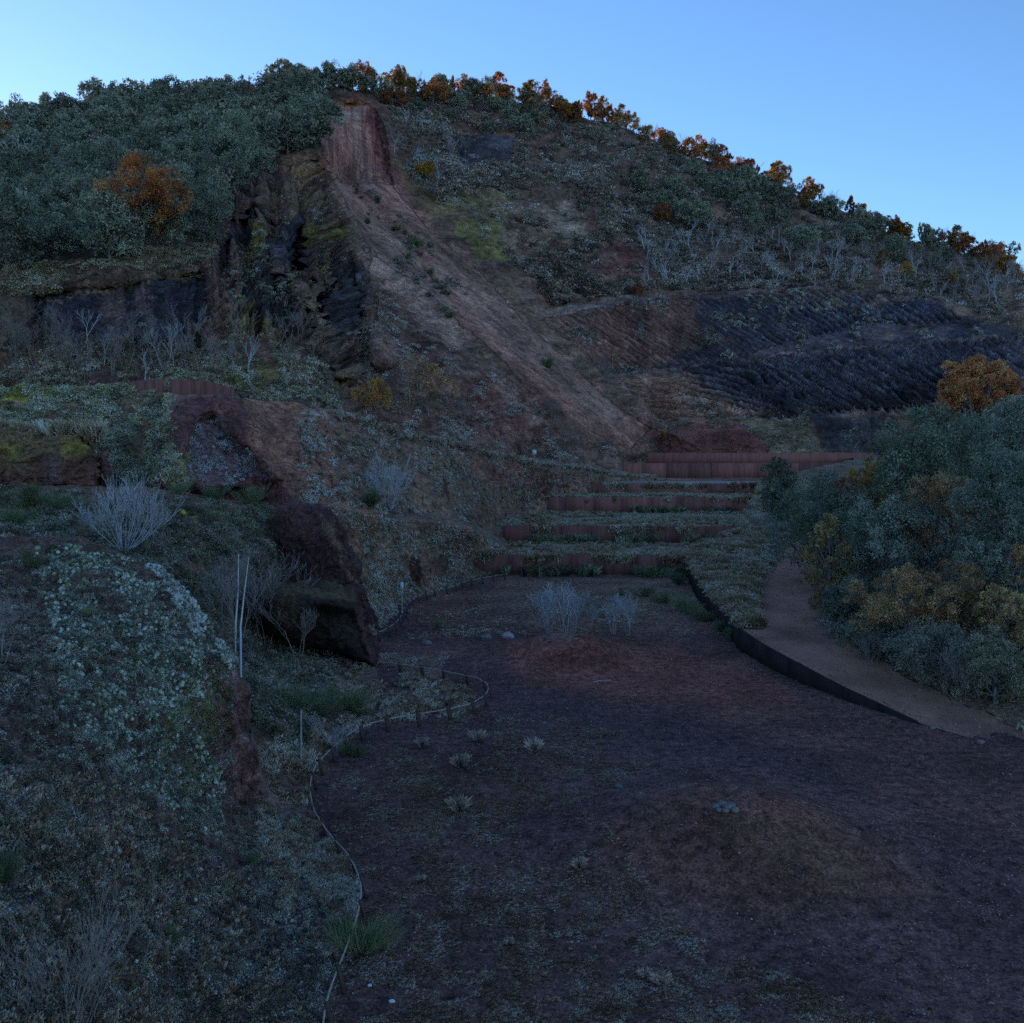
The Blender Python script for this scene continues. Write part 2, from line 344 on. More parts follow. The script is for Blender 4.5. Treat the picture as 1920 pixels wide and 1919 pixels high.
def hill_disp(px, py, X):
    x, y, z = X[..., 0], X[..., 1], X[..., 2]
    n1 = fbm(x * .045, y * .045, z * .06, 5, 11); n2 = fbm(x * .25, y * .25, z * .3, 4, 12)
    sc = ss(-14, 10, polysd(Z_SCREE, px, py)); scarp = ss(-4, 8, polysd([(585, 195), (700, 195), (728, 320), (640, 345), (606, 290)], px, py))
    calm = 1 - .93 * np.maximum(sc, scarp)
    d = (2.4 * n1 + 1.1 * n2) * calm
    # bedding steps on the right faces
    s = py - Mint(px); wv = fbm(px * .012, py * .03, o=3, seed=31)
    st = ss(-10, 6, polysd(Z_STR2, px, py)); ph = (s + 12 * wv) / 11
    rid = np.abs(((ph + .6 * vnoise(px * .006, ph * .7, seed=5)) % 1) - .45) * 2
    d = d * (1 - .8 * st) + st * 2.4 * (rid ** .8 - .5) * (.4 + .9 * ss(1150, 1500, px))
    st1 = ss(-8, 6, polysd(Z_STR1, px, py)); s1 = py - .62 * px; ph1 = (s1 + 8 * wv) / 10.5
    rid1 = np.abs((ph1 % 1) - .45) * 2
    d = d * (1 - .6 * st1) + st1 * 1.9 * (rid1 - .5) * (.4 + .8 * ss(1350, 1650, px))
    # vertical fluting and level ledges of the left cliff
    cl = ss(-15, 15, polysd([(60, 545), (400, 500), (410, 430), (480, 330), (600, 300), (650, 420), (700, 600), (650, 740), (560, 640), (60, 650)], px, py))
    cl = cl * (1 - .8 * ss(-10, 10, polysd([(40, 520), (405, 490), (405, 610), (40, 660)], px, py))); fl = fbm(px * .035, py * .008, o=4, seed=41); led = fbm(px * .006, (py + 10 * vnoise(px * .01, px * 0, seed=4)) * .10, o=3, seed=43)
    d = d * (1 - .6 * cl) + cl * (3.2 * (.5 - 1.9 * np.abs(fl)) + .8 * led + 1.5 * (((py + .30 * px + 14 * fbm(px * .015, py * .02, o=3, seed=47)) / 17) % 1 - .5))
    fc_ = ss(-6, 6, polysd([(60, 552), (390, 506), (398, 600), (60, 640)], px, py)); d = d * (1 - .6 * fc_) + fc_ * (.45 * (((py + .12 * px + 7 * fbm(px * .02, py * .02, o=2, seed=48)) / 13) % 1 - .5) + .9 * (.4 - 1.6 * np.abs(fbm(px * .04, py * .004, o=3, seed=49))))
    # rills of the scree
    u = (px - 640) * .64 + (py - 330) * -.77
    d = d + sc * (.22 * fbm(u * .07, (px + py) * .006, o=3, seed=51) + .05 * n2)
    gul = ss(-8, 12, polysd([(640, 350), (700, 350), (830, 480), (800, 540), (720, 470), (650, 400)], px, py))
    d = d + gul * 1.3 * fbm(u * .06, (px + py) * .012, o=4, seed=53)
    d = d + scarp * (.5 * fbm(px * .12, py * .02, o=3, seed=57))
    return d
hill_layers = [
 ([(-900, 230), (620, 120), (610, 300), (480, 320), (410, 420), (380, 490), (200, 515), (-900, 560)], (.035, .038, .026), 14),
 # cliff and cut
 ([(60, 552), (150, 530), (392, 505), (398, 600), (300, 640), (150, 640), (60, 600)], BLACK, 5),
 ([(70, 550), (150, 533), (392, 505), (392, 516), (150, 546), (75, 565)], (.13, .105, .07), 3),
 ([(90, 575), (240, 545), (320, 532), (320, 528), (240, 540), (90, 568)], (.20, .17, .11), 2, .8),
 ([(195, 545), (225, 540), (235, 600), (190, 605)], (.12, .12, .12), 10, .6), ([(255, 540), (280, 535), (285, 590), (250, 590)], (.10, .105, .11), 10, .5),
 ([(410, 430), (480, 330), (600, 300), (640, 380), (700, 560), (690, 700), (650, 740), (560, 650), (440, 600), (400, 520)], (.050, .045, .042), 10),
 ([(530, 300), (612, 296), (612, 330), (560, 350), (530, 340)], (.16, .10, .055), 8, .8),
 ([(405, 420), (470, 370), (480, 385), (420, 445)], (.06, .05, .055), 5), ([(452, 395), (492, 378), (498, 410), (470, 430), (430, 470), (455, 440)], BLACK, 4), ([(420, 440), (455, 440), (450, 475), (425, 478)], BLACK, 5),
 ([(500, 350), (600, 340), (630, 380), (560, 400), (520, 440), (500, 420)], (.11, .10, .055), 12, .8, 'patch'), ([(450, 440), (515, 430), (520, 470), (460, 480)], MOSS, 10, .75), ([(565, 430), (650, 415), (655, 450), (575, 465)], MOSS, 8, .6),
 ([(512, 430), (575, 400), (575, 520), (545, 525), (512, 500)], BLACK, 5), ([(448, 490), (520, 480), (522, 540), (560, 600), (545, 640), (450, 600)], (.020, .030, .040), 6),
 ([(605, 510), (690, 490), (700, 600), (640, 650), (610, 620)], (.023, .036, .048), 6), ([(585, 500), (630, 500), (625, 515), (590, 515)], MOSS, 5, .8),
 ([(515, 495), (545, 505), (590, 560), (612, 640), (640, 690), (640, 740), (600, 700), (575, 620), (540, 560), (515, 530)], (.085, .082, .07), 6, .8),
 ([(585, 540), (600, 560), (615, 620), (640, 680), (645, 735), (625, 700), (605, 640), (590, 580)], (.11, .108, .10), 5, .6),
 ([(450, 600), (470, 595), (540, 640), (580, 700), (500, 690), (450, 640)], (.09, .095, .04), 8, .8),
 ([(-100, 640), (200, 650), (560, 640), (640, 740), (640, 800), (-100, 780)], (.052, .050, .038), 14), ([(60, 690), (310, 700), (300, 740), (60, 730)], (.030, .026, .028), 6), ([(300, 690), (640, 700), (640, 760), (420, 750)], (.075, .085, .04), 10, .8),
 ([(400, 690), (560, 700), (560, 760), (430, 745)], (.09, .10, .035), 8, .6), ([(520, 715), (620, 700), (650, 790), (560, 780)], (.05, .055, .055), 8),
 # flank between cut and scree
 ([(690, 500), (720, 500), (860, 640), (960, 740), (1080, 820), (1180, 850), (1000, 880), (820, 840), (700, 810), (650, 760), (690, 640)], (.070, .056, .050), 12),
 ([(760, 560), (790, 600), (830, 720), (900, 800), (860, 800), (790, 720), (765, 640)], (.045, .034, .034), 10, .9), ([(850, 700), (980, 740), (1100, 820), (900, 810)], (.058, .038, .036), 16, .9),
 # landslide
 (Z_SCREE, SCREE, 7), ([(618, 345), (650, 345), (760, 460), (880, 620), (960, 720), (1040, 800), (1000, 790), (880, 670), (780, 570), (700, 500), (655, 430)], (.19, .125, .105), 9, .8),
 ([(640, 350), (700, 360), (820, 480), (860, 550), (800, 540), (720, 470), (655, 400)], (.11, .085, .07), 10, .7, 'patch'),
 ([(735, 350), (800, 430), (900, 512), (985, 600), (1080, 690), (1190, 800), (1150, 790), (1020, 670), (900, 570), (800, 480)], (.15, .095, .08), 6, .85),
 ([(800, 500), (820, 500), (1000, 650), (1150, 790), (1130, 800), (960, 660)], (.26, .135, .115), 14, .6),
 ([(585, 200), (612, 182), (700, 195), (722, 250), (728, 320), (735, 345), (640, 345), (612, 310), (606, 240), (575, 215)], (.38, .10, .078), 4),
 ([(590, 200), (610, 180), (680, 188), (685, 200), (640, 200), (600, 212)], (.42, .085, .045), 4), ([(575, 212), (600, 205), (690, 202), (680, 216), (630, 232), (600, 230), (590, 222)], PINK, 5, .7, 'patch'), ([(690, 195), (715, 205), (735, 300), (745, 350), (722, 330), (700, 270), (684, 215)], (.075, .036, .036), 5, .95),
 ([(655, 225), (672, 225), (690, 290), (690, 340), (668, 335), (662, 280)], (.25, .125, .10), 6, .6),
 ([(600, 300), (735, 320), (800, 420), (720, 440), (640, 380)], (.27, .105, .09), 22, .6),
 # right side upper
 ([(700, 190), (800, 200), (1000, 260), (1200, 320), (1500, 420), (1800, 520), (1920, 560), (1920, 600), (1500, 540), (1200, 545), (1050, 570), (900, 480), (780, 380), (730, 300)], (.058, .052, .042), 10),
 ([(735, 300), (800, 290), (900, 330), (900, 410), (800, 400), (750, 340)], (.082, .07, .038), 10, .8), ([(842, 258), (900, 250), (965, 262), (962, 300), (900, 312), (868, 312)], (.020, .032, .044), 5),
 ([(800, 370), (870, 350), (960, 355), (970, 380), (860, 408), (820, 405)], (.095, .105, .05), 10, .8), ([(850, 415), (960, 390), (1000, 390), (950, 440), (960, 490), (905, 490), (860, 440)], (.060, .080, .030), 7, .9), ([(960, 385), (1070, 370), (1115, 430), (1060, 460), (960, 485), (940, 440)], (.12, .095, .08), 10, .85), ([(1030, 380), (1060, 380), (1115, 440), (1080, 455), (1040, 430)], (.17, .16, .12), 10, .7),
 ([(1080, 380), (1150, 400), (1180, 450), (1110, 440)], (.05, .034, .034), 8, .8), ([(950, 500), (1100, 460), (1200, 480), (1200, 540), (1030, 590)], (.075, .06, .05), 8), ([(1100, 465), (1200, 460), (1230, 500), (1180, 520), (1110, 500)], (.055, .035, .037), 10, .9),
 ([(1020, 578), (1200, 552), (1200, 560), (1050, 590)], (.13, .13, .12), 4, .8),
 # striated faces
 ([(1020, 600), (1200, 562), (1360, 556), (1300, 690), (1130, 705)], (.068, .050, .044), 10), ([(1300, 556), (1760, 560), (1800, 600), (1920, 620), (1920, 640), (1400, 672), (1200, 700), (1320, 640)], (.022, .034, .046), 10),
 ([(1450, 565), (1600, 556), (1760, 562), (1600, 585), (1500, 590)], (.11, .105, .08), 8, .8, 'patch'), ([(1500, 600), (1700, 570), (1790, 570), (1770, 600), (1600, 610), (1550, 640)], (.017, .028, .042), 5), ([(1200, 690), (1400, 650), (1700, 610), (1800, 612), (1700, 640), (1400, 672), (1200, 704)], (.034, .044, .056), 5, .9),
 ([(1600, 600), (1800, 610), (1700, 640), (1600, 640)], (.085, .08, .06), 8, .6, 'patch'),
 ([(1150, 712), (1300, 690), (1420, 790), (1240, 800), (1180, 760)], (.088, .064, .052), 20), ([(1270, 690), (1400, 675), (1920, 640), (1920, 770), (1640, 775), (1480, 787), (1380, 770), (1320, 730)], (.016, .027, .040), 18),
 ([(1230, 640), (1330, 620), (1380, 640), (1300, 660)], (.12, .12, .10), 10, .6, 'patch'), ([(1200, 700), (1290, 690), (1260, 720)], (.14, .14, .12), 8, .6, 'patch'), ([(1240, 750), (1330, 750), (1300, 790)], (.14, .13, .12), 8, .6, 'patch'),
 ([(1390, 792), (1510, 792), (1540, 860), (1440, 870)], (.11, .12, .075), 6, .95), ([(1510, 792), (1650, 785), (1650, 860), (1560, 860)], (.022, .036, .046), 6), ([(1200, 805), (1400, 800), (1440, 870), (1240, 880)], (.055, .036, .034), 5),
 ([(1700, 500), (1920, 540), (1920, 620), (1780, 590)], (.085, .072, .05), 14, .9),
]
for b, x0, x1 in ((berm1, 1040, 1760), (berm2, 1150, 1920), (berm3, 1390, 1900), (bermA, 860, 1090), (bermB, 910, 1090)):
    hill_layers.append(([(x, float(b(x)) + 1) for x in range(x0, x1, 60)], (.15, .15, .14), 3.2, .62, 'line'))
def hill_str(px, py, X):
    s = np.stack([px * .012, py * .05, 0 * px], -1)
    st = ss(-10, 6, polysd(Z_STR2, px, py)) > .5; v = (py - Mint(px)); s[st] = np.stack([px * .004, v * .30, 0 * px + 3], -1)[st]
    st = ss(-8, 6, polysd(Z_STR1, px, py)) > .5; v = py - .62 * px; s[st] = np.stack([px * .004, v * .30, 0 * px + 6], -1)[st]
    u = (px - 640) * .64 + (py - 330) * -.77; st = polysd(Z_SCREE, px, py) > 0; s[st] = np.stack([(px + py) * .004, u * .045, 0 * px + 9], -1)[st]
    st = polysd([(585, 195), (700, 195), (735, 345), (640, 345), (606, 290)], px, py) > 0; s[st] = np.stack([px * .12, py * .01, 0 * px + 12], -1)[st]
    for pl_, tl in (([(50, 556), (150, 530), (400, 500), (400, 610), (50, 640)], .12), ([(400, 430), (480, 330), (600, 300), (700, 470), (700, 700), (560, 640), (440, 600)], .30)):
        st = polysd(pl_, px, py) > 0; v = py + tl * px + 10 * fbm(px * .012, py * .012, o=2, seed=88); s[st] = np.stack([px * .012, v * .20, 0 * px + 15], -1)[st]
    return s
_hp = painter((.060, .054, .044), hill_layers, warp=8)
def hill_paint(px, py, X):
    c = _hp(px, py, X); wv = fbm(px * .012, py * .03, o=3, seed=31)
    st = ss(-10, 6, polysd(Z_STR2, px, py)) * ss(1150, 1400, px); ph = (py - Mint(px) + 12 * wv) / 11; rid = np.abs(((ph + .6 * vnoise(px * .006, ph * .7, seed=5)) % 1) - .45) * 2
    st1 = ss(-8, 6, polysd(Z_STR1, px, py)) * (.35 + .65 * ss(1350, 1600, px)); rid1 = np.abs((((py - .62 * px + 8 * wv) / 10.5) % 1) - .45) * 2
    brk = .55 + .9 * np.clip(.5 + fbm(px * .02, py * .05, o=3, seed=77), 0, 1)
    return c * (1 + st * brk * (2.6 * rid ** 3 - .5) + st1 * brk * (2.2 * rid1 ** 3 - .45))[..., None]
hill = sheet('hill', -900, 2900, skyl, hbot, 1250, 360, hD, hill_disp, hill_paint, M_HILL, back=(260, -.42), strf=hill_str)

# ================================================================== QUARRY SIDE WALLS (left of the pit)
e1top = curve([(-300, 728), (0, 729), (210, 733), (330, 742), (450, 745), (560, 764), (625, 775), (700, 803), (800, 826), (900, 850), (1000, 866), (1100, 882), (1180, 895), (1240, 902)])
e1bot = curve([(-300, 935), (200, 935), (400, 938), (520, 948), (640, 966), (760, 982), (900, 1000), (945, 1000), (975, 962), (1065, 930), (1130, 912), (1240, 906)])
_e1 = rbf([(-300, 728, 72), (0, 729, 73), (200, 733, 74), (400, 743, 76), (600, 772, 80), (800, 826, 90), (1000, 866, 106), (1100, 882, 118), (1240, 902, 134),
 (-300, 935, 60), (0, 935, 60), (200, 935, 60), (400, 938, 60), (520, 948, 61), (640, 966, 64), (760, 982, 72), (940, 1000, 87), (975, 962, 104), (1065, 930, 114), (1130, 912, 124), (1240, 906, 136), (100, 830, 68), (300, 830, 67)])
def e1D(px, py):
    D = _e1(px, py)
    D = D - 5 * ss(-14, 14, polysd([(320, 745), (455, 745), (500, 820), (530, 900), (500, 915), (300, 915), (290, 880), (315, 800)], px, py))
    D = D + 3.0 * ss(-8, 12, polysd([(350, 795), (400, 775), (460, 840), (510, 905), (345, 910)], px, py))
    return D
def wall_disp(a1, f1, a2, f2, seed):
    def d(px, py, X):
        x, y, z = X[..., 0], X[..., 1], X[..., 2]
        return a1 * fbm(x * f1, y * f1, z * f1, 4, seed) + a2 * fbm(x * f2, y * f2, z * f2 * 1.6, 4, seed + 5)
    return d
e1_layers = [
 ([(-300, 725), (330, 740), (300, 930), (-300, 935)], (.075, .078, .052), 8), ([(-300, 726), (210, 731), (210, 745), (100, 748), (60, 760), (-300, 750)], (.22, .26, .03), 3, .9), ([(0, 745), (90, 760), (70, 800), (0, 790)], (.14, .16, .10), 12, .6, 'patch'),
 ([(280, 745), (320, 745), (300, 860), (340, 910), (220, 900), (230, 800)], (.10, .115, .04), 14, .7, 'patch'), ([(240, 790), (300, 760), (320, 800), (270, 880), (230, 870)], (.055, .052, .045), 10, .6, 'patch'),
 ([(330, 745), (455, 745), (490, 800), (520, 880), (600, 960), (480, 935), (290, 925), (285, 880), (315, 800)], (.050, .033, .034), 5), ([(350, 795), (400, 775), (450, 830), (520, 910), (345, 915)], (.065, .055, .058), 6), ([(345, 850), (355, 830), (370, 900), (320, 915), (315, 880)], (.12, .13, .05), 6, .8),
 ([(455, 745), (560, 762), (625, 775), (650, 800), (640, 960), (560, 950), (500, 860), (470, 800)], (.125, .078, .055), 6), ([(550, 765), (625, 778), (635, 810), (560, 805)], (.23, .20, .17), 5, .75, 'patch'), ([(460, 800), (520, 790), (560, 860), (540, 900), (480, 850)], (.15, .085, .055), 10, .8),
 ([(620, 780), (760, 815), (1000, 870), (1230, 900), (1080, 925), (940, 1000), (640, 965)], (.098, .08, .06), 6), ([(640, 800), (760, 822), (860, 850), (860, 890), (760, 880), (680, 850)], (.11, .115, .085), 9, .8, 'patch'), ([(880, 862), (1060, 885), (1080, 915), (960, 920), (900, 890)], (.088, .052, .042), 10, .8), ([(640, 880), (940, 900), (940, 990), (640, 960)], (.095, .095, .07), 10, .6, 'patch'),
 ([(1000, 868), (1240, 902), (1240, 906), (1000, 876)], (.15, .15, .13), 3, .8),
 ([(590, 800), (600, 860), (640, 960)], (.03, .022, .02), 4, .9, 'line'), ([(830, 890), (850, 950)], (.03, .022, .02), 4, .9, 'line'), ([(450, 800), (470, 850), (495, 890)], (.035, .02, .018), 5, .9, 'line'),
]
e1 = sheet('quarry_bench', -300, 1240, e1top, e1bot, 560, 90, e1D, wall_disp(.9, .12, .55, .5, 61), painter((.09, .08, .06), e1_layers, warp=7), M_MID, back=(42, .02))
e2top = curve([(470, 950), (640, 959), (760, 976), (870, 990), (915, 1010), (950, 1036), (975, 1054), (1100, 1074)])
e2bot = curve([(470, 1250), (640, 1232), (700, 1200), (760, 1134), (860, 1104), (1000, 1084), (1100, 1080)])
e2D = rbf([(470, 950, 60), (640, 959, 60), (760, 976, 67), (870, 990, 75), (950, 1036, 78.2), (1100, 1074, 80.5), (885, 1060, 78.0), (920, 1072, 79), (960, 1072, 79.5), (470, 1250, 45), (640, 1232, 47.5), (700, 1200, 51.3), (760, 1134, 62.9), (860, 1104, 70), (1000, 1084, 79), (1100, 1078, 80.5)])
e2_layers = [([(600, 950), (1100, 1060), (1100, 1080), (700, 1210)], (.092, .082, .058), 6), ([(640, 955), (700, 965), (700, 1010), (650, 1020)], (.14, .08, .05), 9, .8), ([(680, 1000), (920, 1000), (1000, 1040), (900, 1060), (720, 1060)], (.11, .11, .08), 12, .7, 'patch'),
 ([(690, 1140), (760, 1130), (700, 1200)], (.12, .13, .11), 8, .8), ([(765, 1050), (785, 1040), (792, 1100), (770, 1100)], (.02, .014, .012), 4, .95), ([(790, 1040), (850, 1040), (850, 1090), (800, 1095)], (.07, .048, .04), 8, .8)]
e2 = sheet('quarry_wall_lower', 470, 1100, e2top, e2bot, 300, 110, e2D, wall_disp(.6, .18, .40, .7, 71), painter((.09, .08, .06), e2_layers, warp=6), M_MID, back=(26, .0))
e2.o.name = 'quarry_side'

# ================================================================== LEFT NEAR BANKS
g2top = curve([(-300, 908), (0, 908), (200, 910), (330, 918), (430, 938), (520, 950), (560, 1000), (600, 1120), (660, 1200), (705, 1238), (760, 1240), (1000, 1240)])
g2bot = curve([(-300, 1300), (0, 1300), (300, 1450), (500, 1600), (600, 1560), (700, 1480), (800, 1400), (1000, 1380)])
def hpt(px, py, h): return (px, py, float(Dh(px, py, h)))
g2D = rbf([(-300, 908, 57), (0, 908, 56), (200, 910, 56), (400, 935, 55), (520, 955, 56), (0, 1000, 41), (200, 1000, 43), (300, 1050, 40), (400, 1050, 46), (500, 1050, 50), (400, 1200, 37), (500, 1150, 51), (520, 1208, 47.6), hpt(500, 1300, 1.4), (600, 1228, 46.4), (640, 1248, 45.3), hpt(560, 1400, .6), (-300, 1300, 26), (0, 1300, 26), (300, 1450, 26),
 hpt(690, 1245, .05), hpt(730, 1248, -.12), hpt(700, 1362, -.06), hpt(650, 1400, -.02), hpt(610, 1425, .05), hpt(580, 1480, .05), hpt(500, 1450, .6), hpt(830, 1290, .12), hpt(760, 1320, .25), hpt(640, 1300, .5), hpt(905, 1318, 0), hpt(860, 1352, -.02), hpt(800, 1385, -.3), hpt(760, 1243, -.05), hpt(950, 1310, -.4), hpt(860, 1262, -.15), hpt(1000, 1240, -.6), hpt(1000, 1380, -.6), hpt(700, 1470, -.4), hpt(650, 1510, -.4), hpt(600, 1560, -.1), hpt(500, 1600, .1), hpt(540, 1500, .3)])
g2_layers = [([(-300, 905), (500, 945), (500, 1250), (-300, 1200)], (.068, .068, .05), 10), ([(-300, 930), (150, 930), (300, 1000), (0, 1010)], (.045, .058, .035), 14), ([(338, 962), (372, 958), (372, 966), (340, 970)], (.26, .30, .03), 3), ([(390, 950), (418, 952), (412, 966), (395, 962)], (.26, .30, .03), 3),
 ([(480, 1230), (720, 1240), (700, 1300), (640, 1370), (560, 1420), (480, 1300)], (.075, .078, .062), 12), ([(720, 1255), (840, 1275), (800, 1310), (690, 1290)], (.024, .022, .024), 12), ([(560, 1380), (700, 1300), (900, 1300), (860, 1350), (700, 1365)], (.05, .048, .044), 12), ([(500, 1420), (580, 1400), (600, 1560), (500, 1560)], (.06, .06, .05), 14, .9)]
g2 = sheet('bank', -300, 1000, g2top, g2bot, 420, 190, g2D, lambda a, b, X: wall_disp(.35, .3, .16, 1.4, 81)(a, b, X) * np.clip(X[..., 2] / 1.2, .06, 1), painter((.07, .068, .052), g2_layers, warp=8), M_NEAR, back=(8, -.12))
gtop = curve([(-900, 975), (-500, 990), (-150, 1005), (0, 1010), (100, 1012), (230, 1038), (300, 1056), (345, 1100), (380, 1150), (440, 1226), (462, 1250), (480, 1400), (492, 1500), (560, 1535), (640, 1560), (700, 1540), (780, 1560)])
gbot = curve([(-900, 2050), (780, 2050)])
_gD = rbf([(-900, 975, 24), (-900, 1500, 12.5), (-900, 2050, 8), (-500, 990, 27), (-500, 1500, 14), (-500, 2050, 9), (-150, 1005, 28), (0, 1010, 28), (0, 1150, 23), (0, 1300, 19), (0, 1500, 15.5), (0, 1700, 13), (0, 1919, 11), (0, 2050, 10), (230, 1040, 27.5), (300, 1060, 27.5), (380, 1150, 26.5), (440, 1228, 25.5), (200, 1300, 21), (200, 1500, 18), (200, 1700, 15.5), (200, 1919, 13.5), (200, 2050, 12.5), (350, 1300, 24), (350, 1450, 22.5),
 (440, 1300, 25.2), (430, 1400, 24.9), (430, 1480, 24.4), hpt(460, 1540, .9), (475, 1400, 25.6), (485, 1500, 25.2), hpt(400, 1560, 1.4), (400, 1700, 19.3), (400, 1919, 16), (400, 2050, 14.6),
 hpt(530, 1570, .4), hpt(520, 1700, .4), hpt(520, 1900, .3), hpt(590, 1560, .03), hpt(640, 1612, 0), hpt(672, 1665, 0), hpt(668, 1780, 0), hpt(622, 1880, 0), hpt(605, 2000, 0), hpt(700, 1545, -.5), hpt(700, 1600, -.5), hpt(760, 1700, -.7), hpt(740, 1850, -.6), hpt(690, 2040, -.6)])
def g_disp(px, py, X):
    d = wall_disp(.28, .5, .16, 2.2, 91)(px, py, X) * np.clip(X[..., 2] / 1.0, .06, 1)
    fa = ss(-10, 14, polysd([(400, 1260), (462, 1250), (485, 1400), (490, 1510), (380, 1500), (395, 1400)], px, py))
    return d + fa * (.38 * fbm(px * .05, py * .03, o=3, seed=95))
g_layers = [
 ([(60, 1020), (300, 1056), (400, 1180), (450, 1240), (430, 1360), (400, 1490), (360, 1540), (200, 1450), (100, 1200)], (.045, .050, .042), 16), ([(280, 1090), (370, 1190), (430, 1240), (330, 1300), (260, 1260)], (.045, .040, .044), 14, .8), ([(395, 1250), (462, 1250), (485, 1400), (490, 1505), (380, 1490), (395, 1400)], (.060, .048, .048), 9), ([(430, 1245), (470, 1260), (486, 1400), (490, 1480), (470, 1480), (455, 1400), (445, 1320)], (.17, .15, .17), 6, .7, 'patch'), ([(400, 1420), (470, 1400), (470, 1500), (395, 1490)], (.10, .07, .075), 8, .7),
 ([(180, 1500), (350, 1540), (560, 1700), (600, 1850), (450, 1900), (250, 1750)], (.042, .040, .044), 24), ([(490, 1500), (580, 1540), (680, 1660), (640, 1700), (520, 1600)], (.095, .10, .085), 18, .9), ([(-200, 1500), (140, 1500), (150, 1700), (-200, 1750)], (.07, .07, .052), 20), ([(0, 1200), (80, 1200), (90, 1500), (0, 1480)], (.055, .054, .05), 16)]
g = sheet('bank', -900, 780, gtop, gbot, 640, 420, _gD, g_disp, painter((.058, .056, .050), g_layers, warp=12), M_NEAR, back=(6, -.5))

# ================================================================== RIGHT BANK, PATH, TERRACES, FLOOR
wall_px = [(1294, 1064), (1312, 1098), (1340, 1130), (1368, 1160), (1392, 1184), (1440, 1214), (1500, 1247), (1580, 1289), (1650, 1322), (1722, 1356)]
wall_h = [1.1, 1.05, 1.0, .98, .95, .85, .70, .45, .25, .06]
wallW = np.array([P(x, y, Dh(x, y, h)) for (x, y), h in zip(wall_px, wall_h)])   # top edge in the world
o_ = np.argsort(wallW[:, 1])
wy, wx_, wz = wallW[o_, 1], wallW[o_, 0], wallW[o_, 2]
fy = np.array([20, 30, *wy, 80, 88.5, 109, 119, 144, 175]); fx_ = np.array([22, 17.8, *wx_, 13.8, 19.5, 27, 30, 50, 60]); fz = np.array([-.25, -.1, *wz, 1.5, 2.3, 4.5, 5.5, 7.6, 9.0])
pr = np.array([P(x, y, Dh(x, y, h)) for x, y, h in [(1500, 1038, 1.4), (1532, 1090, 1.1), (1560, 1160, .98), (1600, 1215, .85), (1700, 1268, .55), (1800, 1318, .25), (1920, 1370, .05), (2100, 1440, 0)]])
pl = np.array([P(x, y, Dh(x, y, h)) for x, y, h in [(1470, 1038, 1.4), (1428, 1090, 1.1), (1425, 1140, 1.0), (1436, 1180, .96)]])
bx_l = lambda y: np.interp(y, fy, fx_)
bzz = lambda y: np.interp(y, fy, fz)
def prx(y): q = pr[np.argsort(pr[:, 1])]; return np.interp(y, q[:, 1], q[:, 0])
def plx(y):
    q = pl[np.argsort(pl[:, 1])]; v = np.interp(y, q[:, 1], q[:, 0]); return np.where(y < q[0, 1], bx_l(y), v)
def bank_z(x, y):
    z = bzz(y); r = prx(y); over = np.maximum(x - r - .3, 0)
    rise = .16 * over + .9 * (1 - np.exp(-over / 6)) * .6
    rise = np.where(y > 85, rise * np.exp(-(y - 85) / 30), rise)
    lft = (x < plx(y)) & (x > bx_l(y))
    bulge = np.where(lft & (y > 48), .35 * np.clip((y - 48) / 8, 0, 1) * np.sin(np.clip((x - bx_l(y)) / np.maximum(plx(y) - bx_l(y), .5), 0, 1) * np.pi), 0)
    off = (x > r) | (lft & (y > 49))
    return z + rise + bulge + (.02 + .10 * off) * fbm(x * .6, y * .6, o=4, seed=101)
ny, nx = 520, 330
Y = (22 + (170 - 22) * np.linspace(0, 1, ny) ** 1.5)[:, None].repeat(nx, 1); U = (np.linspace(0, 1, nx) ** 1.9)[None].repeat(ny, 0)
Xb = bx_l(Y) + .02 + U * 110
Zb = bank_z(Xb, Y); B = np.stack([Xb, Y, Zb], -1)
bpx, bpy_ = proj(B)
onp = ss(-.25, .25, (Xb - plx(Y)) + .25 * fbm(Xb * 1.2, Y * 1.2, o=3, seed=7)) * ss(-.3, .3, (prx(Y) - Xb) + .35 * fbm(Xb * 1.2, Y * 1.2, o=3, seed=8)) * ss(90, 84, Y)
pc = np.array([.066, .052, .044])[None, None] * (1 + .30 * fbm(Xb * .8, Y * .25, o=4, seed=9))[..., None]
gc = np.array([.082, .088, .065])[None, None] * (1 + .3 * fbm(Xb * .5, Y * .5, o=3, seed=10))[..., None]
bc = pc * onp[..., None] + gc * (1 - onp[..., None])
msk = onp > .5
def submesh(name, A, Cc, keep, mat, kind, **kw):
    f = gridf(*A.shape[:2]); kf = keep.reshape(-1)[f].any(1) if kw.pop('anyv', False) else keep.reshape(-1)[f].mean(1) > .49
    f = f[kf]; used = np.zeros(A.shape[0] * A.shape[1], bool); used[f] = True; idx = np.cumsum(used) - 1
    V = A.reshape(-1, 3)[used]; me = mesh_np(name, V, idx[f], mat, Cc.reshape(-1, 3)[used], V * .02)
    return link(name, me, kind=kind, **kw)
submesh('path', B, bc, msk, M_PATH, 'structure')
submesh('right_bank', B, bc, ~msk, M_NEAR, 'structure')
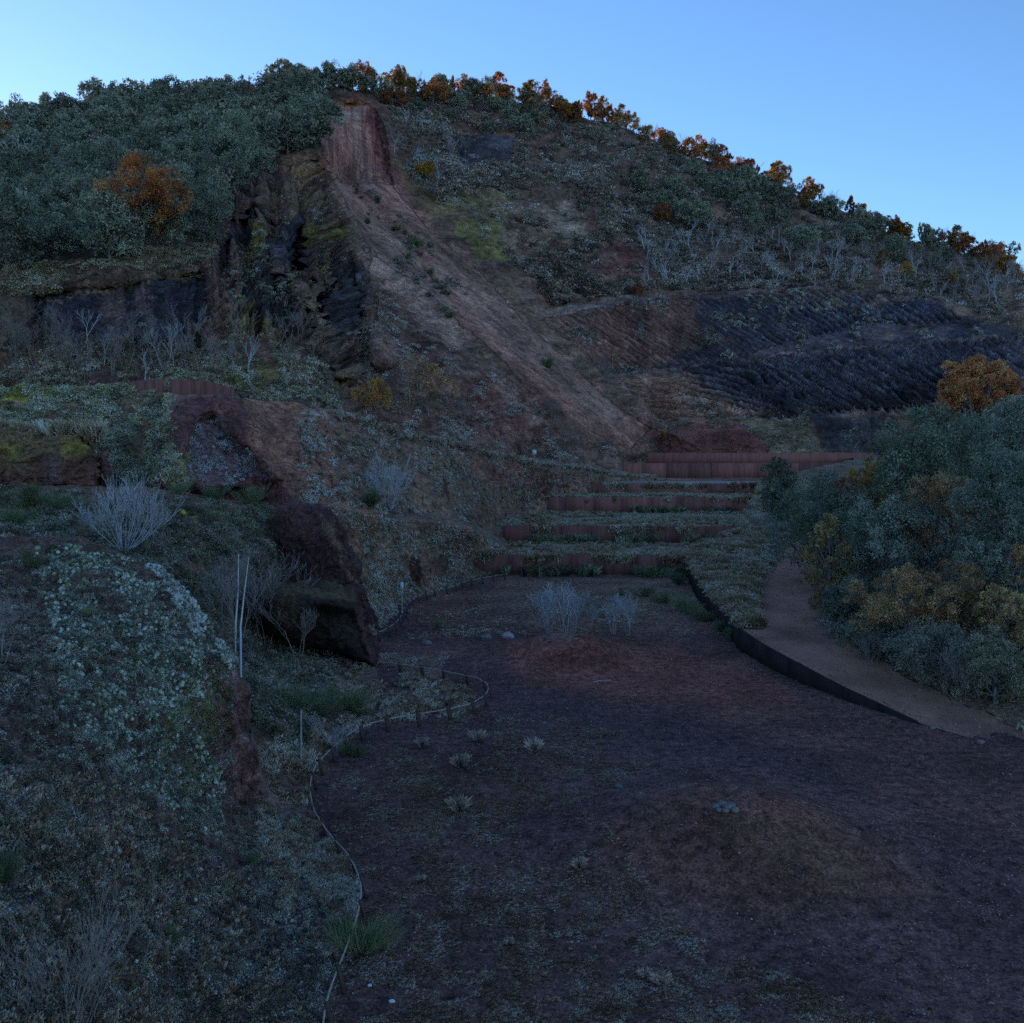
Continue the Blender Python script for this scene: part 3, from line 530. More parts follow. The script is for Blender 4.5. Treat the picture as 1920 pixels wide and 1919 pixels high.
# terraces
STEP = [(77.3, 1.45, -.4), (88.5, 2.85, -.4), (109, 4.42, -.4), (119, 5.55, 0), (144, 7.6, 1.0)]
def stepD(k, x): D, _, c = STEP[k]; return D + c * ((x - 5) / 12.) ** 2 * .4 + (.5 * (10 - x) / 20 if k < 2 else 0)
ty = np.linspace(75.5, 175, 560)[:, None].repeat(150, 1); tx = np.linspace(-40, 66, 150)[None].repeat(560, 0)
tz = np.full(ty.shape, -.15); prev = 0
for k, (D, z, c) in enumerate(STEP):
    m = ss(.15, .35, ty - stepD(k, tx)); tz = tz + (z - (prev if k else -.15)) * m; prev = z
tz = tz + .08 * fbm(tx * .5, ty * .5, o=4, seed=111) + .9 * ss(150, 175, ty)
T = np.stack([tx, ty, tz], -1)
tc_ = np.zeros(T.shape) + np.array([.105, .105, .08]); tc_ = tc_ * (1 + .35 * fbm(tx * .3, ty * .5, o=4, seed=112))[..., None]
red = ((tz > 5.3) & (tx > 14))[..., None] * .8; tc_ = tc_ * (1 - red) + np.array([.12, .07, .062]) * red
me = mesh_np('terrace', T.reshape(-1, 3), gridf(560, 150), M_MID, tc_.reshape(-1, 3), (T * .02).reshape(-1, 3)); link('terrace_ground', me, kind='structure')

# pit floor
NX, NY = 620, 560
fxg = np.linspace(-24, 60, NX)[None].repeat(NY, 0); fyg = (4 + (80 - 4) * np.linspace(0, 1, NY) ** 1.45)[:, None].repeat(NX, 1)
def floor_z(x, y):
    z = .05 * fbm(x * .25, y * .25, o=4, seed=121) + .030 * fbm(x * 1.6, y * 1.6, o=3, seed=122)
    r = np.hypot((x - 5.2) / 1.25, y - 24.4); z = z + 1.30 * np.exp(-(r / 2.9) ** 2 * 1.0) - .20 * np.exp(-(r / .5) ** 2)
    r = np.hypot((x - 2.6) / 1.5, y - 46.2); z = z + 1.25 * np.exp(-(r / 2.2) ** 2) - .10 * np.exp(-(r / .6) ** 2)
    z = z + .022 * fbm(x * 4.5, y * 3.0, o=2, seed=127)
    # the ground falls away from the path wall and sinks under the banks
    wd = bx_l(y) - x
    z = np.where((wd < .0) & (y > 36), z - .5, z)
    return z
fz_ = floor_z(fxg, fyg); FL = np.stack([fxg, fyg, fz_], -1); fpx, fpy = proj(FL)
floor_layers = [([(1150, 1190), (1920, 1420), (2400, 1500), (2400, 1700), (1700, 1560), (1300, 1440), (1100, 1330)], (.040, .030, .031), 30), ([(930, 1200), (1100, 1190), (1400, 1240), (1500, 1320), (1250, 1330), (1000, 1290)], (.064, .034, .032), 24),
 ([(700, 1200), (930, 1200), (950, 1240), (720, 1245)], (.040, .030, .031), 12), ([(760, 1120), (900, 1090), (950, 1110), (800, 1180)], (.055, .037, .035), 10), ([(900, 1085), (1350, 1060), (1360, 1180), (1050, 1190), (900, 1140)], (.052, .052, .044), 14),
 ([(900, 1280), (1250, 1330), (1560, 1430), (1600, 1500), (1250, 1470), (1000, 1420), (920, 1350)], (.024, .025, .029), 24), ([(1000, 1380), (1500, 1460), (1800, 1560), (1450, 1500), (1250, 1520), (1050, 1480)], (.034, .034, .036), 24, .8),
 ([(1120, 1540), (1350, 1480), (1500, 1495), (1700, 1600), (1780, 1700), (1500, 1730), (1250, 1700), (1100, 1620)], (.040, .029, .029), 48), ([(1250, 1500), (1380, 1484), (1500, 1495), (1570, 1545), (1500, 1540), (1360, 1500)], (.060, .034, .031), 42, .8), ([(1340, 1530), (1500, 1540), (1620, 1600), (1620, 1680), (1450, 1640)], (.046, .038, .030), 22, .7),
 ([(620, 1600), (1100, 1600), (1300, 1750), (1700, 1919), (1700, 2000), (620, 2000)], (.032, .032, .033), 40), ([(700, 1400), (900, 1420), (1000, 1500), (800, 1600), (640, 1600), (620, 1500)], (.032, .031, .030), 30, .8), ([(1500, 1700), (2400, 1700), (2400, 2000), (1700, 2000)], (.036, .032, .035), 40, .8)]
fcol = painter((.027, .025, .028), floor_layers, warp=18)(fpx, fpy, FL)
me = mesh_np('pit_floor', FL.reshape(-1, 3), gridf(NY, NX), M_FLOOR, fcol.reshape(-1, 3)); link('ground_floor', me, kind='structure')
# outer land to the horizon
a = np.linspace(-3000, 3000, 41); gx, gy = np.meshgrid(a, a); gz = np.full(gx.shape, -1.2)
me = mesh_np('land', np.stack([gx, gy, gz], -1).reshape(-1, 3), gridf(41, 41), M_HILL, np.full((41 * 41, 3), .06)); link('ground', me, kind='structure')

# ================================================================== SCATTERED GROUND COVER
def tuft_blades(n, h, wd, spread):
    V = []; Fc = []
    for i in range(n):
        a = random.random() * 6.283; r = random.random() * spread * .25; l = h * (.5 + .6 * random.random()); lean = random.random() * spread
        bx, by = r * math.cos(a), r * math.sin(a); tx_, ty_ = bx + lean * math.cos(a), by + lean * math.sin(a); pa = a + 1.57 + random.uniform(-.6, .6); k = len(V)
        mx_, my_ = bx + (tx_ - bx) * .35, by + (ty_ - by) * .35
        V += [(bx - wd * math.cos(pa), by - wd * math.sin(pa), -.02 * h), (bx + wd * math.cos(pa), by + wd * math.sin(pa), -.02 * h), (mx_ + wd * .7 * math.cos(pa), my_ + wd * .7 * math.sin(pa), l * .6), (tx_, ty_, l * (.95 - .3 * lean / max(h, .01)))]
        Fc += [(k, k + 1, k + 2), (k, k + 2, k + 3)]
    return np.array(V), np.array(Fc)
def tuft_leaves(n, r, h, ls):
    V = []; Fc = []
    for i in range(n):
        d = Vector((random.gauss(0, 1), random.gauss(0, 1), abs(random.gauss(0, 1)))).normalized(); q = random.random() ** .4
        c = Vector((d.x * r * q, d.y * r * q, d.z * h * q + .05 * h)); u = Vector((random.gauss(0, 1), random.gauss(0, 1), random.gauss(0, 1))).normalized(); v = u.cross(Vector((random.gauss(0, 1), random.gauss(0, 1), random.gauss(0, 1)))).normalized()
        s = ls * random.uniform(.6, 1.3); k = len(V); V += [c - u * s * .5 - v * s * .3, c + u * s * .5, c + v * s * .6]; Fc.append((k, k + 1, k + 2))
    return np.array([tuple(v) for v in V]), np.array(Fc)
def merge(name, protos, pos, scale, col, mat, label, cat, jitter=.3, kind='stuff', zs=None, group=None):
    if len(pos) == 0: return None
    n = len(pos); pos = np.asarray(pos); fq = 1 / (.022 * max(8, float(np.median(pos[:, 1]))) if n else 1)
    if n == 0: return None
    scale = np.broadcast_to(scale, (n,)); rz = rng.random(n) * 6.283; pid = rng.integers(0, len(protos), n); Vs = []; Fs = []; Cs = []; off = 0
    col = np.broadcast_to(np.asarray(col, float), (n, 3)) * np.exp(1.5 * fbm(pos[:, 0] * fq, pos[:, 1] * fq, pos[:, 2] * fq, 3, 9) + .45 * rng.normal(size=n) - .12)[:, None]
    for k, (pv, pf) in enumerate(protos):
        m = pid == k; c = int(m.sum())
        if not c: continue
        cs, sn = np.cos(rz[m])[:, None], np.sin(rz[m])[:, None]; s = scale[m][:, None]
        x = (pv[None, :, 0] * cs - pv[None, :, 1] * sn) * s + pos[m][:, 0:1]; y = (pv[None, :, 0] * sn + pv[None, :, 1] * cs) * s + pos[m][:, 1:2]; z = pv[None, :, 2] * s * (1 if zs is None else zs) + pos[m][:, 2:3]
        V = np.stack([x, y, z], -1).reshape(-1, 3); f = (pf[None] + (np.arange(c) * len(pv))[:, None, None]).reshape(-1, 3) + off; off += len(V)
        g1 = 1 + jitter * (rng.random((c, 1, 1)) - .5) * 2; g2 = 1 + jitter * (np.random.default_rng(k).random((1, len(pv), 1)) - .5)
        Vs.append(V); Fs.append(f); Cs.append((col[m][:, None] * g1 * g2).reshape(-1, 3))
    me = mesh_np(name, np.concatenate(Vs), np.concatenate(Fs), mat, np.concatenate(Cs), smooth=False)
    return link(name, me, kind=kind, label=label, cat=cat, group=group)
def scatter(sh, poly, n, dens=None, seed=1, thr=-.1, ns=.03):
    """random surface points of a sheet whose photo position lies in poly, thinned by noise"""
    r = np.random.default_rng(seed); p = np.array(poly, float); x = r.uniform(p[:, 0].min(), p[:, 0].max(), n); y = r.uniform(p[:, 1].min(), p[:, 1].max(), n)
    k = polysd(poly, x, y) > 0; x, y = x[k], y[k]
    k = fbm(x * ns, y * ns, o=3, seed=seed + 5) + .35 * (r.random(len(x)) - .5) > thr; x, y = x[k], y[k]
    k = (y > sh.top(x) + 1) & (y < sh.bot(x) - 1); x, y = x[k], y[k]
    return sh.at(x, y), x, y
LEAFY = [tuft_leaves(26, .5, .55, .30) for _ in range(6)]
BLADE = [tuft_blades(16, .5, .012, .30) for _ in range(6)]
THICK = [tuft_blades(12, .5, .03, .30) for _ in range(5)]
FINE = [tuft_leaves(40, .5, .42, .16) for _ in range(6)]
DOME = []
for _ in range(6):
    V = [(0, 0, .62)]; Fc = []; m_ = 7
    for rr, zz in ((.33, .5), (.52, .18), (.45, -.15)):
        for q in range(m_): a_ = 6.283 * (q + .5 * (zz < .3)) / m_ + random.uniform(-.2, .2); k_r = rr * random.uniform(.75, 1.2); V.append((k_r * math.cos(a_), k_r * math.sin(a_), zz * random.uniform(.8, 1.2)))
    for q in range(m_): Fc.append((0, 1 + q, 1 + (q + 1) % m_))
    for L_ in (0, 1):
        for q in range(m_): a_, b_ = 1 + L_ * m_ + q, 1 + L_ * m_ + (q + 1) % m_; Fc += [(a_, a_ + m_, b_ + m_), (a_, b_ + m_, b_)]
    DOME.append((np.array(V), np.array(Fc)))
def mixcol(n, cols, seed=0):
    r = np.random.default_rng(seed); return np.array(cols)[r.integers(0, len(cols), n)]
NOVEG = Z_SCREE
EXCL = [[(842, 256), (900, 248), (965, 262), (962, 300), (900, 312), (868, 312)], [(820, 405), (870, 350), (960, 352), (1070, 368), (1118, 432), (1060, 462), (960, 490), (905, 492), (850, 440)], [(1100, 465), (1200, 460), (1230, 500), (1180, 520), (1100, 510)], [(395, 470), (470, 372), (500, 380), (440, 480)], [(60, 556), (150, 530), (392, 503), (398, 600), (60, 612)], [(512, 420), (590, 400), (590, 530), (512, 500)], [(604, 512), (695, 490), (700, 610), (620, 640)]]
def hillveg(name, poly, n, cols, smin, smax, label, seed, thr=-.1, protos=None, mat=None, ns=.03, jitter=.35, inside=False):
    pos, x, y = scatter(hill, poly, n, seed=seed, thr=thr, ns=ns)
    ex_ = np.max([polysd(e_, x, y) for e_ in EXCL], 0) > -2; dice = np.random.default_rng(seed + 3).random(len(x)) < .10
    k = np.ones(len(x), bool) if inside else (~ex_ | dice) & (polysd(Z_SCREE, x, y) < 3) & (polysd([(585, 190), (700, 190), (740, 345), (640, 345), (600, 240)], x, y) < 2); pos = pos[k]
    r = np.random.default_rng(seed + 1); s = r.uniform(smin, smax, len(pos)) ** 1
    return merge(name, protos or LEAFY, pos, s, mixcol(len(pos), cols, seed), mat or M_LEAF, label, 'ground cover', jitter)
hillveg('undergrowth', [(720, 180), (1000, 200), (1300, 290), (1600, 400), (1920, 510), (1920, 610), (1760, 560), (1500, 545), (1200, 545), (1040, 575), (940, 480), (860, 420), (770, 330)], 64000, [(.085, .062, .050), (.050, .045, .034), (.13, .100, .086), (.030, .038, .024), (.10, .066, .052), (.028, .028, .024), (.02, .022, .016)], 1.0, 3.4, 'brown and dull green scrub covering the upper right hillside', 201, -.13, protos=FINE, ns=.045, jitter=.6)
hillveg('ground_cover', [(1020, 600), (1200, 562), (1500, 550), (1760, 560), (1920, 620), (1920, 645), (1400, 672), (1160, 705)], 9000, [(.085, .08, .06), (.06, .065, .045), (.15, .15, .12)], .5, 1.3, 'sparse dry tufts on the striped black quarry faces', 202, .30)
hillveg('ground_cover', [(410, 430), (480, 330), (600, 300), (650, 380), (700, 540), (690, 700), (560, 640), (440, 600), (400, 500)], 7000, [(.10, .095, .06), (.11, .12, .045), (.07, .065, .055)], .35, 1.1, 'grey and mossy tufts clinging to the ribbed cut face beside the landslide', 203, .10, protos=FINE, jitter=.6)
hillveg('undergrowth', [(-100, 650), (60, 640), (250, 630), (560, 640), (650, 760), (600, 790), (430, 760), (-100, 755)], 11000, [(.08, .074, .052), (.05, .058, .030), (.10, .10, .066), (.11, .08, .06), (.03, .03, .02)], .35, 1.2, 'dry brushwood below the black cliff on the far left', 204, -.15, protos=FINE + BLADE)
hillveg('ground_cover', [(690, 500), (860, 640), (1080, 810), (1190, 850), (1000, 875), (820, 838), (660, 800), (660, 740), (690, 640)], 13000, [(.105, .095, .075), (.07, .075, .055), (.14, .13, .11), (.09, .06, .05)], .4, 1.15, 'thin grey tufts on the purple slope left of the scree', 205, .02, protos=FINE)
hillveg('undergrowth', [(200, 510), (400, 420), (420, 440), (400, 520), (60, 560), (-100, 560), (-100, 520)], 4500, [(.12, .095, .05), (.10, .09, .05), (.07, .075, .04)], .5, 1.4, 'brown bramble fringe along the top edge of the black cliff', 206, -.3, protos=FINE)
hillveg('ground_cover', [(660, 350), (700, 360), (820, 470), (880, 560), (800, 560), (700, 470)], 420, [(.045, .052, .04)], .9, 2.0, 'dark low bushes sprinkled down the scree gullies', 207, .0, inside=True)
hillveg('ground_cover', [(1180, 790), (1660, 780), (1700, 885), (1200, 885)], 5000, [(.10, .10, .08), (.13, .14, .11), (.06, .065, .05)], .35, 1.0, 'pale grass around the foot of the hill behind the terraces', 208, -.05, BLADE, M_DRY)
# quarry benches
def sheetveg(sh, name, poly, n, cols, smin, smax, label, seed, thr=-.1, protos=None, mat=None, ns=.03, jitter=.3, zs=None):
    pos, x, y = scatter(sh, poly, n, seed=seed, thr=thr, ns=ns); r = np.random.default_rng(seed + 1)
    return merge(name, protos or LEAFY, pos, r.uniform(smin, smax, len(pos)), mixcol(len(pos), cols, seed), mat or M_LEAF, label, 'ground cover', jitter, zs=zs)
sheetveg(e1, 'undergrowth', [(-200, 726), (320, 738), (340, 930), (-200, 930)], 15000, [(.060, .070, .046), (.085, .085, .066), (.10, .115, .05), (.04, .05, .035)], .3, .95, 'tangled green and grey scrub on the mossy bench at the far left', 211, -.15, FINE + BLADE)
sheetveg(e1, 'moss_cover', [(-200, 726), (212, 731), (205, 746), (90, 750), (-200, 750)], 5000, [(.17, .21, .03), (.13, .16, .04)], .12, .30, 'bright yellow green moss along the upper bench edge', 212, -.35)
sheetveg(e1, 'ground_cover', [(560, 765), (640, 780), (1000, 868), (1230, 900), (1080, 925), (940, 998), (640, 962), (560, 940)], 13000, [(.10, .105, .08), (.15, .15, .12), (.08, .065, .05)], .12, .45, 'small grey tufts speckling the brown upper side wall of the pit', 213, -.0)
sheetveg(e1, 'ground_cover', [(350, 800), (400, 780), (460, 840), (520, 915), (345, 915)], 2200, [(.16, .14, .15), (.11, .10, .11)], .12, .4, 'pale tufts in the hollow of the dark red rock spur', 214, -.1)
sheetveg(e2, 'ground_cover', [(600, 955), (760, 976), (950, 1000), (1090, 1070), (860, 1102), (760, 1130), (700, 1200)], 11000, [(.11, .115, .08), (.15, .15, .12), (.085, .075, .055)], .10, .36, 'grey green tufts speckling the lower side wall of the pit', 215, -.05)
# along bench edges: taller dry grass
pos = e1.at(np.linspace(640, 1235, 900), e1top(np.linspace(640, 1235, 900)) + 1.5) + rng.normal(0, .5, (900, 3)) * np.array([1, 1.6, .2]); merge('dry_grass', BLADE, pos, rng.uniform(.3, 1.3, 900), (.11, .11, .09), M_DRY, 'fringe of pale grass on the upper rim of the brown side wall', 'grass')
xs = rng.uniform(-150, 185, 2600); pos = P(xs, 806 + 8 * rng.random(2600), rng.uniform(57.5, 60.5, 2600)); pos[:, 2] = P(xs, 808 + 0 * xs, 58.)[:, 2] - .3 - rng.random(2600) * .5
merge('dry_grass', BLADE, pos, rng.uniform(.5, 2.4, 2600) * (.6 + .5 * (fbm(xs * .05, xs * 0, o=3, seed=2) > 0)), mixcol(2600, [(.12, .12, .09), (.09, .10, .07)]), M_DRY, 'pale standing grass above the mossy rock at the far left', 'grass')
# near left banks
sheetveg(g2, 'undergrowth', [(-200, 905), (500, 945), (560, 1080), (640, 1215), (560, 1420), (420, 1330), (380, 1150), (230, 1040), (-200, 1010)], 24000, [(.045, .058, .034), (.065, .066, .05), (.028, .038, .020), (.09, .085, .07)], .16, .7, 'dark tangled scrub in the hollow behind the lichen covered bluff', 221, -.25, FINE)
sheetveg(g2, 'dry_grass', [(480, 1230), (700, 1240), (900, 1300), (860, 1350), (700, 1362), (600, 1420), (570, 1530), (480, 1500)], 12000, [(.11, .115, .095), (.085, .09, .07), (.06, .06, .05)], .16, .5, 'grey matted grass inside the loop of the low rail', 222, -.15, BLADE, M_DRY)
sheetveg(g, 'undergrowth', [(-800, 985), (300, 1056), (440, 1226), (440, 1500), (560, 1540), (670, 1660), (660, 1780), (620, 1880), (590, 2000), (-800, 2000)], 70000, [(.040, .042, .034), (.060, .060, .050), (.022, .022, .022), (.035, .044, .024), (.085, .085, .070), (.03, .03, .028)], .06, .26, 'low dark matted herbs over the near bank', 231, -.35, FINE)
sheetveg(g, 'lichen_cover', [(60, 1020), (300, 1056), (400, 1170), (455, 1240), (400, 1300), (340, 1330), (420, 1480), (420, 1580), (250, 1480), (120, 1330), (100, 1200)], 60000, [(.075, .115, .085), (.095, .14, .115), (.05, .075, .045), (.03, .042, .024), (.018, .024, .016)], .03, .12, 'pale grey green cushions covering the near bluff', 232, -.02, DOME[:3] + FINE[:4], ns=.05, jitter=.55)
sheetveg(g, 'lichen_cover', [(270, 1050), (310, 1056), (400, 1170), (450, 1236), (430, 1250), (370, 1190), (300, 1090)], 4200, [(.16, .20, .18), (.12, .15, .13)], .04, .14, 'brightest pale lichen along the crest of the near bluff', 233, -.3, DOME)
sheetveg(g, 'lichen_cover', [(-300, 1030), (100, 1020), (200, 1500), (600, 1700), (560, 1900), (-300, 1980)], 9000, [(.11, .13, .105), (.08, .09, .07)], .03, .09, 'scattered pale cushions over the dark lower slope', 237, .12, DOME, ns=.02)
sheetveg(g, 'herb_cover', [(300, 1330), (400, 1250), (440, 1300), (400, 1480), (330, 1500)], 5200, [(.11, .13, .03), (.08, .10, .04), (.15, .13, .03)], .05, .15, 'yellow green leaves on the side of the near bluff', 234, -.1, FINE)
sheetveg(g, 'dry_grass', [(480, 1500), (600, 1545), (680, 1660), (660, 1780), (600, 1800), (520, 1700), (480, 1600)], 9000, [(.12, .125, .10), (.085, .09, .075)], .10, .34, 'pale matted grass between bluff and low rail', 235, -.15, BLADE, M_DRY)
sheetveg(g, 'dry_grass', [(-200, 1450), (200, 1450), (500, 1700), (600, 2000), (-200, 2000)], 14000, [(.05, .05, .042), (.09, .09, .075), (.03, .034, .026)], .10, .34, 'dull grass blades over the lowest left slope', 236, -.1, BLADE, M_DRY)
# floor cover: only a sparse dry film, in patches
def floorveg(name, poly, n, cols, smin, smax, label, seed, thr, protos=BLADE, mat=None, ns=.02, zs=None):
    r = np.random.default_rng(seed); p = np.array(poly, float); x = r.uniform(p[:, 0].min(), p[:, 0].max(), n); y = r.uniform(p[:, 1].min(), p[:, 1].max(), n)
    k = polysd(poly, x, y) > 0; x, y = x[k], y[k]; k = fbm(x * ns, y * ns * 1.8, o=4, seed=seed) + .3 * (r.random(len(x)) - .5) > thr; x, y = x[k], y[k]
    q = P(x, y, Dh(x, y, 0.)); q[:, 2] = floor_z(q[:, 0], q[:, 1]); return merge(name, protos, q, r.uniform(smin, smax, len(q)), mixcol(len(q), cols, seed), mat or M_DRY, label, 'ground cover', .35, zs=zs)
floorveg('dry_grass', [(630, 1600), (900, 1520), (1100, 1560), (1300, 1760), (1700, 1919), (1800, 2000), (620, 2000)], 60000, [(.12, .105, .09), (.085, .078, .068), (.05, .046, .042)], .06, .24, 'film of dry grey grass over the near pit floor', 241, -.05, zs=.45)
floorveg('dry_grass', [(600, 1420), (900, 1330), (1000, 1330), (1250, 1400), (1150, 1520), (850, 1580), (620, 1560)], 22000, [(.13, .11, .085), (.09, .08, .065)], .07, .26, 'dry tufts on the black floor beyond the rail loop', 242, .02, zs=.5)
floorveg('dry_grass', [(760, 1130), (1000, 1090), (1330, 1075), (1380, 1190), (1050, 1195), (750, 1200)], 12000, [(.105, .105, .085), (.08, .085, .065)], .12, .40, 'thin grass at the back of the pit floor', 243, -.05, zs=.6)
floorveg('dry_grass', [(700, 1225), (850, 1225), (830, 1250), (720, 1250)], 1600, [(.15, .14, .12)], .08, .22, 'pale dry strip of grass in front of the dark rock', 244, -.25, zs=.5)
floorveg('dry_grass', [(1250, 1340), (1620, 1500), (1920, 1600), (1920, 1900), (1400, 1800), (1100, 1400)], 9000, [(.06, .05, .047)], .05, .14, 'scattered dry stalks on the open dark floor', 245, .22, zs=.5)
PEB = []
for _ in range(4):
    v = np.array([(1, 0, 0), (-1, 0, 0), (0, 1, 0), (0, -1, 0), (0, 0, .7), (0, 0, -.5)], float) * rng.uniform(.6, 1.2, (6, 1)); PEB.append((v, np.array([(0, 2, 4), (2, 1, 4), (1, 3, 4), (3, 0, 4), (2, 0, 5), (1, 2, 5), (3, 1, 5), (0, 3, 5)])))
r = np.random.default_rng(5); n = 60000; yy = 12 + 50 * r.random(n) ** 1.6; xx = r.uniform(-.36, .56, n) * yy + 1; k = (bx_l(yy) - xx > .1) | (yy < 35); xx, yy = xx[k], yy[k]; q = np.stack([xx, yy, floor_z(xx, yy)], -1)
merge('gravel', PEB, q, .008 + .03 * r.random(len(q)) ** 5 + .0006 * yy, mixcol(len(q), [(.035, .03, .032), (.042, .033, .033), (.030, .030, .034), (.06, .055, .055)]), M_STONE and M_DRY, 'loose lapilli grit over the pit floor', 'gravel', .5)
r = np.random.default_rng(6); n = 160; yy = 14 + 40 * r.random(n) ** 1.4; xx = r.uniform(-.2, .55, n) * yy; q = np.stack([xx, yy, floor_z(xx, yy)], -1); merge('gravel', PEB, q, .018 + .02 * r.random(n), (.45, .44, .42), M_DRY, 'scattered white pebbles on the dark floor', 'gravel', .2)

r = np.random.default_rng(8); n = 9000; yy = 30 + 50 * r.random(n) ** 1.5; xx = plx(yy) + (prx(yy) - plx(yy)) * r.random(n); k = (r.random(n) < .35) | (np.abs((xx - plx(yy)) / (prx(yy) - plx(yy)) - .5) > .38); xx, yy = xx[k], yy[k]
merge('gravel', PEB, np.stack([xx, yy, bank_z(xx, yy)], -1), .008 + .035 * r.random(len(xx)) ** 4 + .0004 * yy, mixcol(len(xx), [(.035, .03, .028), (.06, .045, .035), (.12, .10, .09)]), M_DRY, 'grit and leaf litter on the curving path', 'gravel', .5)
# terraces and right bank cover
def tz_at(x, y):
    z = 0 * x
    for k, (D, zz, c) in enumerate(STEP): z = np.where(y > stepD(k, x) + .3, zz, z)
    return z
r = np.random.default_rng(15); n = 26000; yy = r.uniform(77.5, 150, n); xx = r.uniform(-14, 42, n); k = (xx < bx_l(yy) + .5); xx, yy = xx[k], yy[k]
sd_ = np.min([np.abs(yy - stepD(kk, xx)) for kk in range(5)], 0); k = (sd_ > .4) & (fbm(xx * .12, yy * .3, o=3, seed=3) > -.25) & ~((yy > 119) & (xx > 13)); xx, yy = xx[k], yy[k]
merge('dry_grass', BLADE, np.stack([xx, yy, tz_at(xx, yy)], -1), r.uniform(.35, 1.1, len(xx)), mixcol(len(xx), [(.16, .16, .13), (.11, .12, .08), (.07, .085, .05), (.19, .18, .13)]), M_DRY, 'mixed pale and green grass on the stepped terraces', 'grass', zs=.8)
r = np.random.default_rng(16); xx = []; yy = []
for kk, n in ((0, 900), (1, 1100), (2, 500)):                      # dark shrubs growing at the foot of the steel walls
    x = r.uniform(-6, 24, n); k = fbm(x * .35, x * 0 + kk * 5, o=2, seed=66) > -.02; x = x[k]; xx.append(x); yy.append(stepD(kk, x) - r.uniform(.3, 1.6, len(x)))
xx = np.concatenate(xx); yy = np.concatenate(yy)
merge('undergrowth', THICK, np.stack([xx, yy, tz_at(xx, yy)], -1), r.uniform(.8, 2.2, len(xx)), mixcol(len(xx), [(.035, .05, .03), (.05, .06, .035)]), M_LEAF, 'dark broom plants growing in front of the rusted steel walls', 'undergrowth')
r = np.random.default_rng(17); n = 60000; yy = 26 + 90 * r.random(n) ** 1.25; xx = bx_l(yy) + .15 + (r.random(n) ** 1.5) * 45
off = ((xx < plx(yy) - .15) & (yy > 49)) | (xx > prx(yy) + .15); xx, yy = xx[off], yy[off]; q = np.stack([xx, yy, bank_z(xx, yy)], -1)
near = (xx - prx(yy) < 2.2) & (xx > prx(yy)); k = fbm(xx * .4, yy * .4, o=3, seed=4) > -.3; q, near = q[k], near[k]
cc = mixcol(len(q), [(.10, .11, .085), (.075, .09, .06), (.12, .12, .10), (.06, .07, .045)]); cc[near] *= 1.25
merge('undergrowth', BLADE + FINE, q, r.uniform(.35, 1.0, len(q)), cc, M_DRY, 'grey green grass and herbs on both verges of the curving path', 'undergrowth')

# ================================================================== TREES
def tube(V, Fc, p0, p1, r0, r1, ns=5):
    d = (p1 - p0); L = d.length
    if L < 1e-6: return
    d.normalize(); u = d.cross(Vector((.3, .9, .2))).normalized(); v = d.cross(u); k = len(V)
    for p, rr in ((p0, r0), (p1, r1)):
        for i in range(ns):
            a = 6.2832 * i / ns; V.append(tuple(p + u * (rr * math.cos(a)) + v * (rr * math.sin(a))))
    for i in range(ns):
        j = (i + 1) % ns; Fc.append((k + i, k + j, k + ns + j, k + ns + i))
def crown_mesh(name, lobes, nleaf, ls, cols, mat, seed, gap=.0, flat=1., subr=.33):
    """lobes: (centre, radius); many small leaf faces through the outer part of every lobe"""
    r = np.random.default_rng(seed); cen = np.array([l[0] for l in lobes]); rad = np.array([l[1] for l in lobes]); wgt = rad ** 2; wgt = wgt / wgt.sum()
    # sub-clumps on each lobe make the light and dark knots
    nsub = 20; L = r.choice(len(lobes), nleaf, p=wgt)
    sd_ = r.normal(size=(len(lobes), nsub, 3)); sd_[..., 2] = sd_[..., 2] * .9 + .25; sd_ /= np.linalg.norm(sd_, axis=-1, keepdims=True)
    S = r.integers(0, nsub, nleaf); d = sd_[L, S]; subr = subr
    off = r.normal(size=(nleaf, 3)); off /= np.linalg.norm(off, axis=1, keepdims=True); off *= (r.random((nleaf, 1)) ** .45) * subr
    p = cen[L] + (d * .72 + off) * rad[L][:, None] * np.array([1, 1, flat])
    u = r.normal(size=(nleaf, 3)) + off * .5; u /= np.linalg.norm(u, axis=1, keepdims=True); v = np.cross(u, r.normal(size=(nleaf, 3)) + d * .6); v /= np.linalg.norm(v, axis=1, keepdims=True)
    s = ls * r.uniform(.6, 1.35, (nleaf, 1))
    V = np.stack([p - u * s * .55, p + v * s * .3, p + u * s * .6, p - v * s * .3], 1)
    tone = 1 + .62 * (r.random((len(lobes), nsub))[L, S] - .5) * 2; c = np.array(cols)[r.integers(0, len(cols), nleaf)] * (tone * (1 + .2 * (r.random(nleaf) - .5)))[:, None]
    return mesh_np(name, V.reshape(-1, 3), np.arange(nleaf * 4).reshape(-1, 4), mat, c[:, None].repeat(4, 1).reshape(-1, 3), smooth=False)
def make_lobes(w_, h_, base, n, seed, lr=.36, squash=1.):
    r = random.Random(seed); L = []
    for i in range(n):
        t = (i + .5) / n; z = base + (h_ - base) * (.18 + .66 * t); prof = math.sin(math.pi * min(.98, .16 + .72 * t)) ** .7; a = i * 2.4 + r.uniform(-.5, .5); q = r.uniform(.35, .95) if i < n - 1 else 0.1
        rr = w_ * lr * r.uniform(.55, 1.2); L.append(((math.cos(a) * w_ * .5 * q * prof, math.sin(a) * w_ * .5 * q * prof, z), rr))
    return L
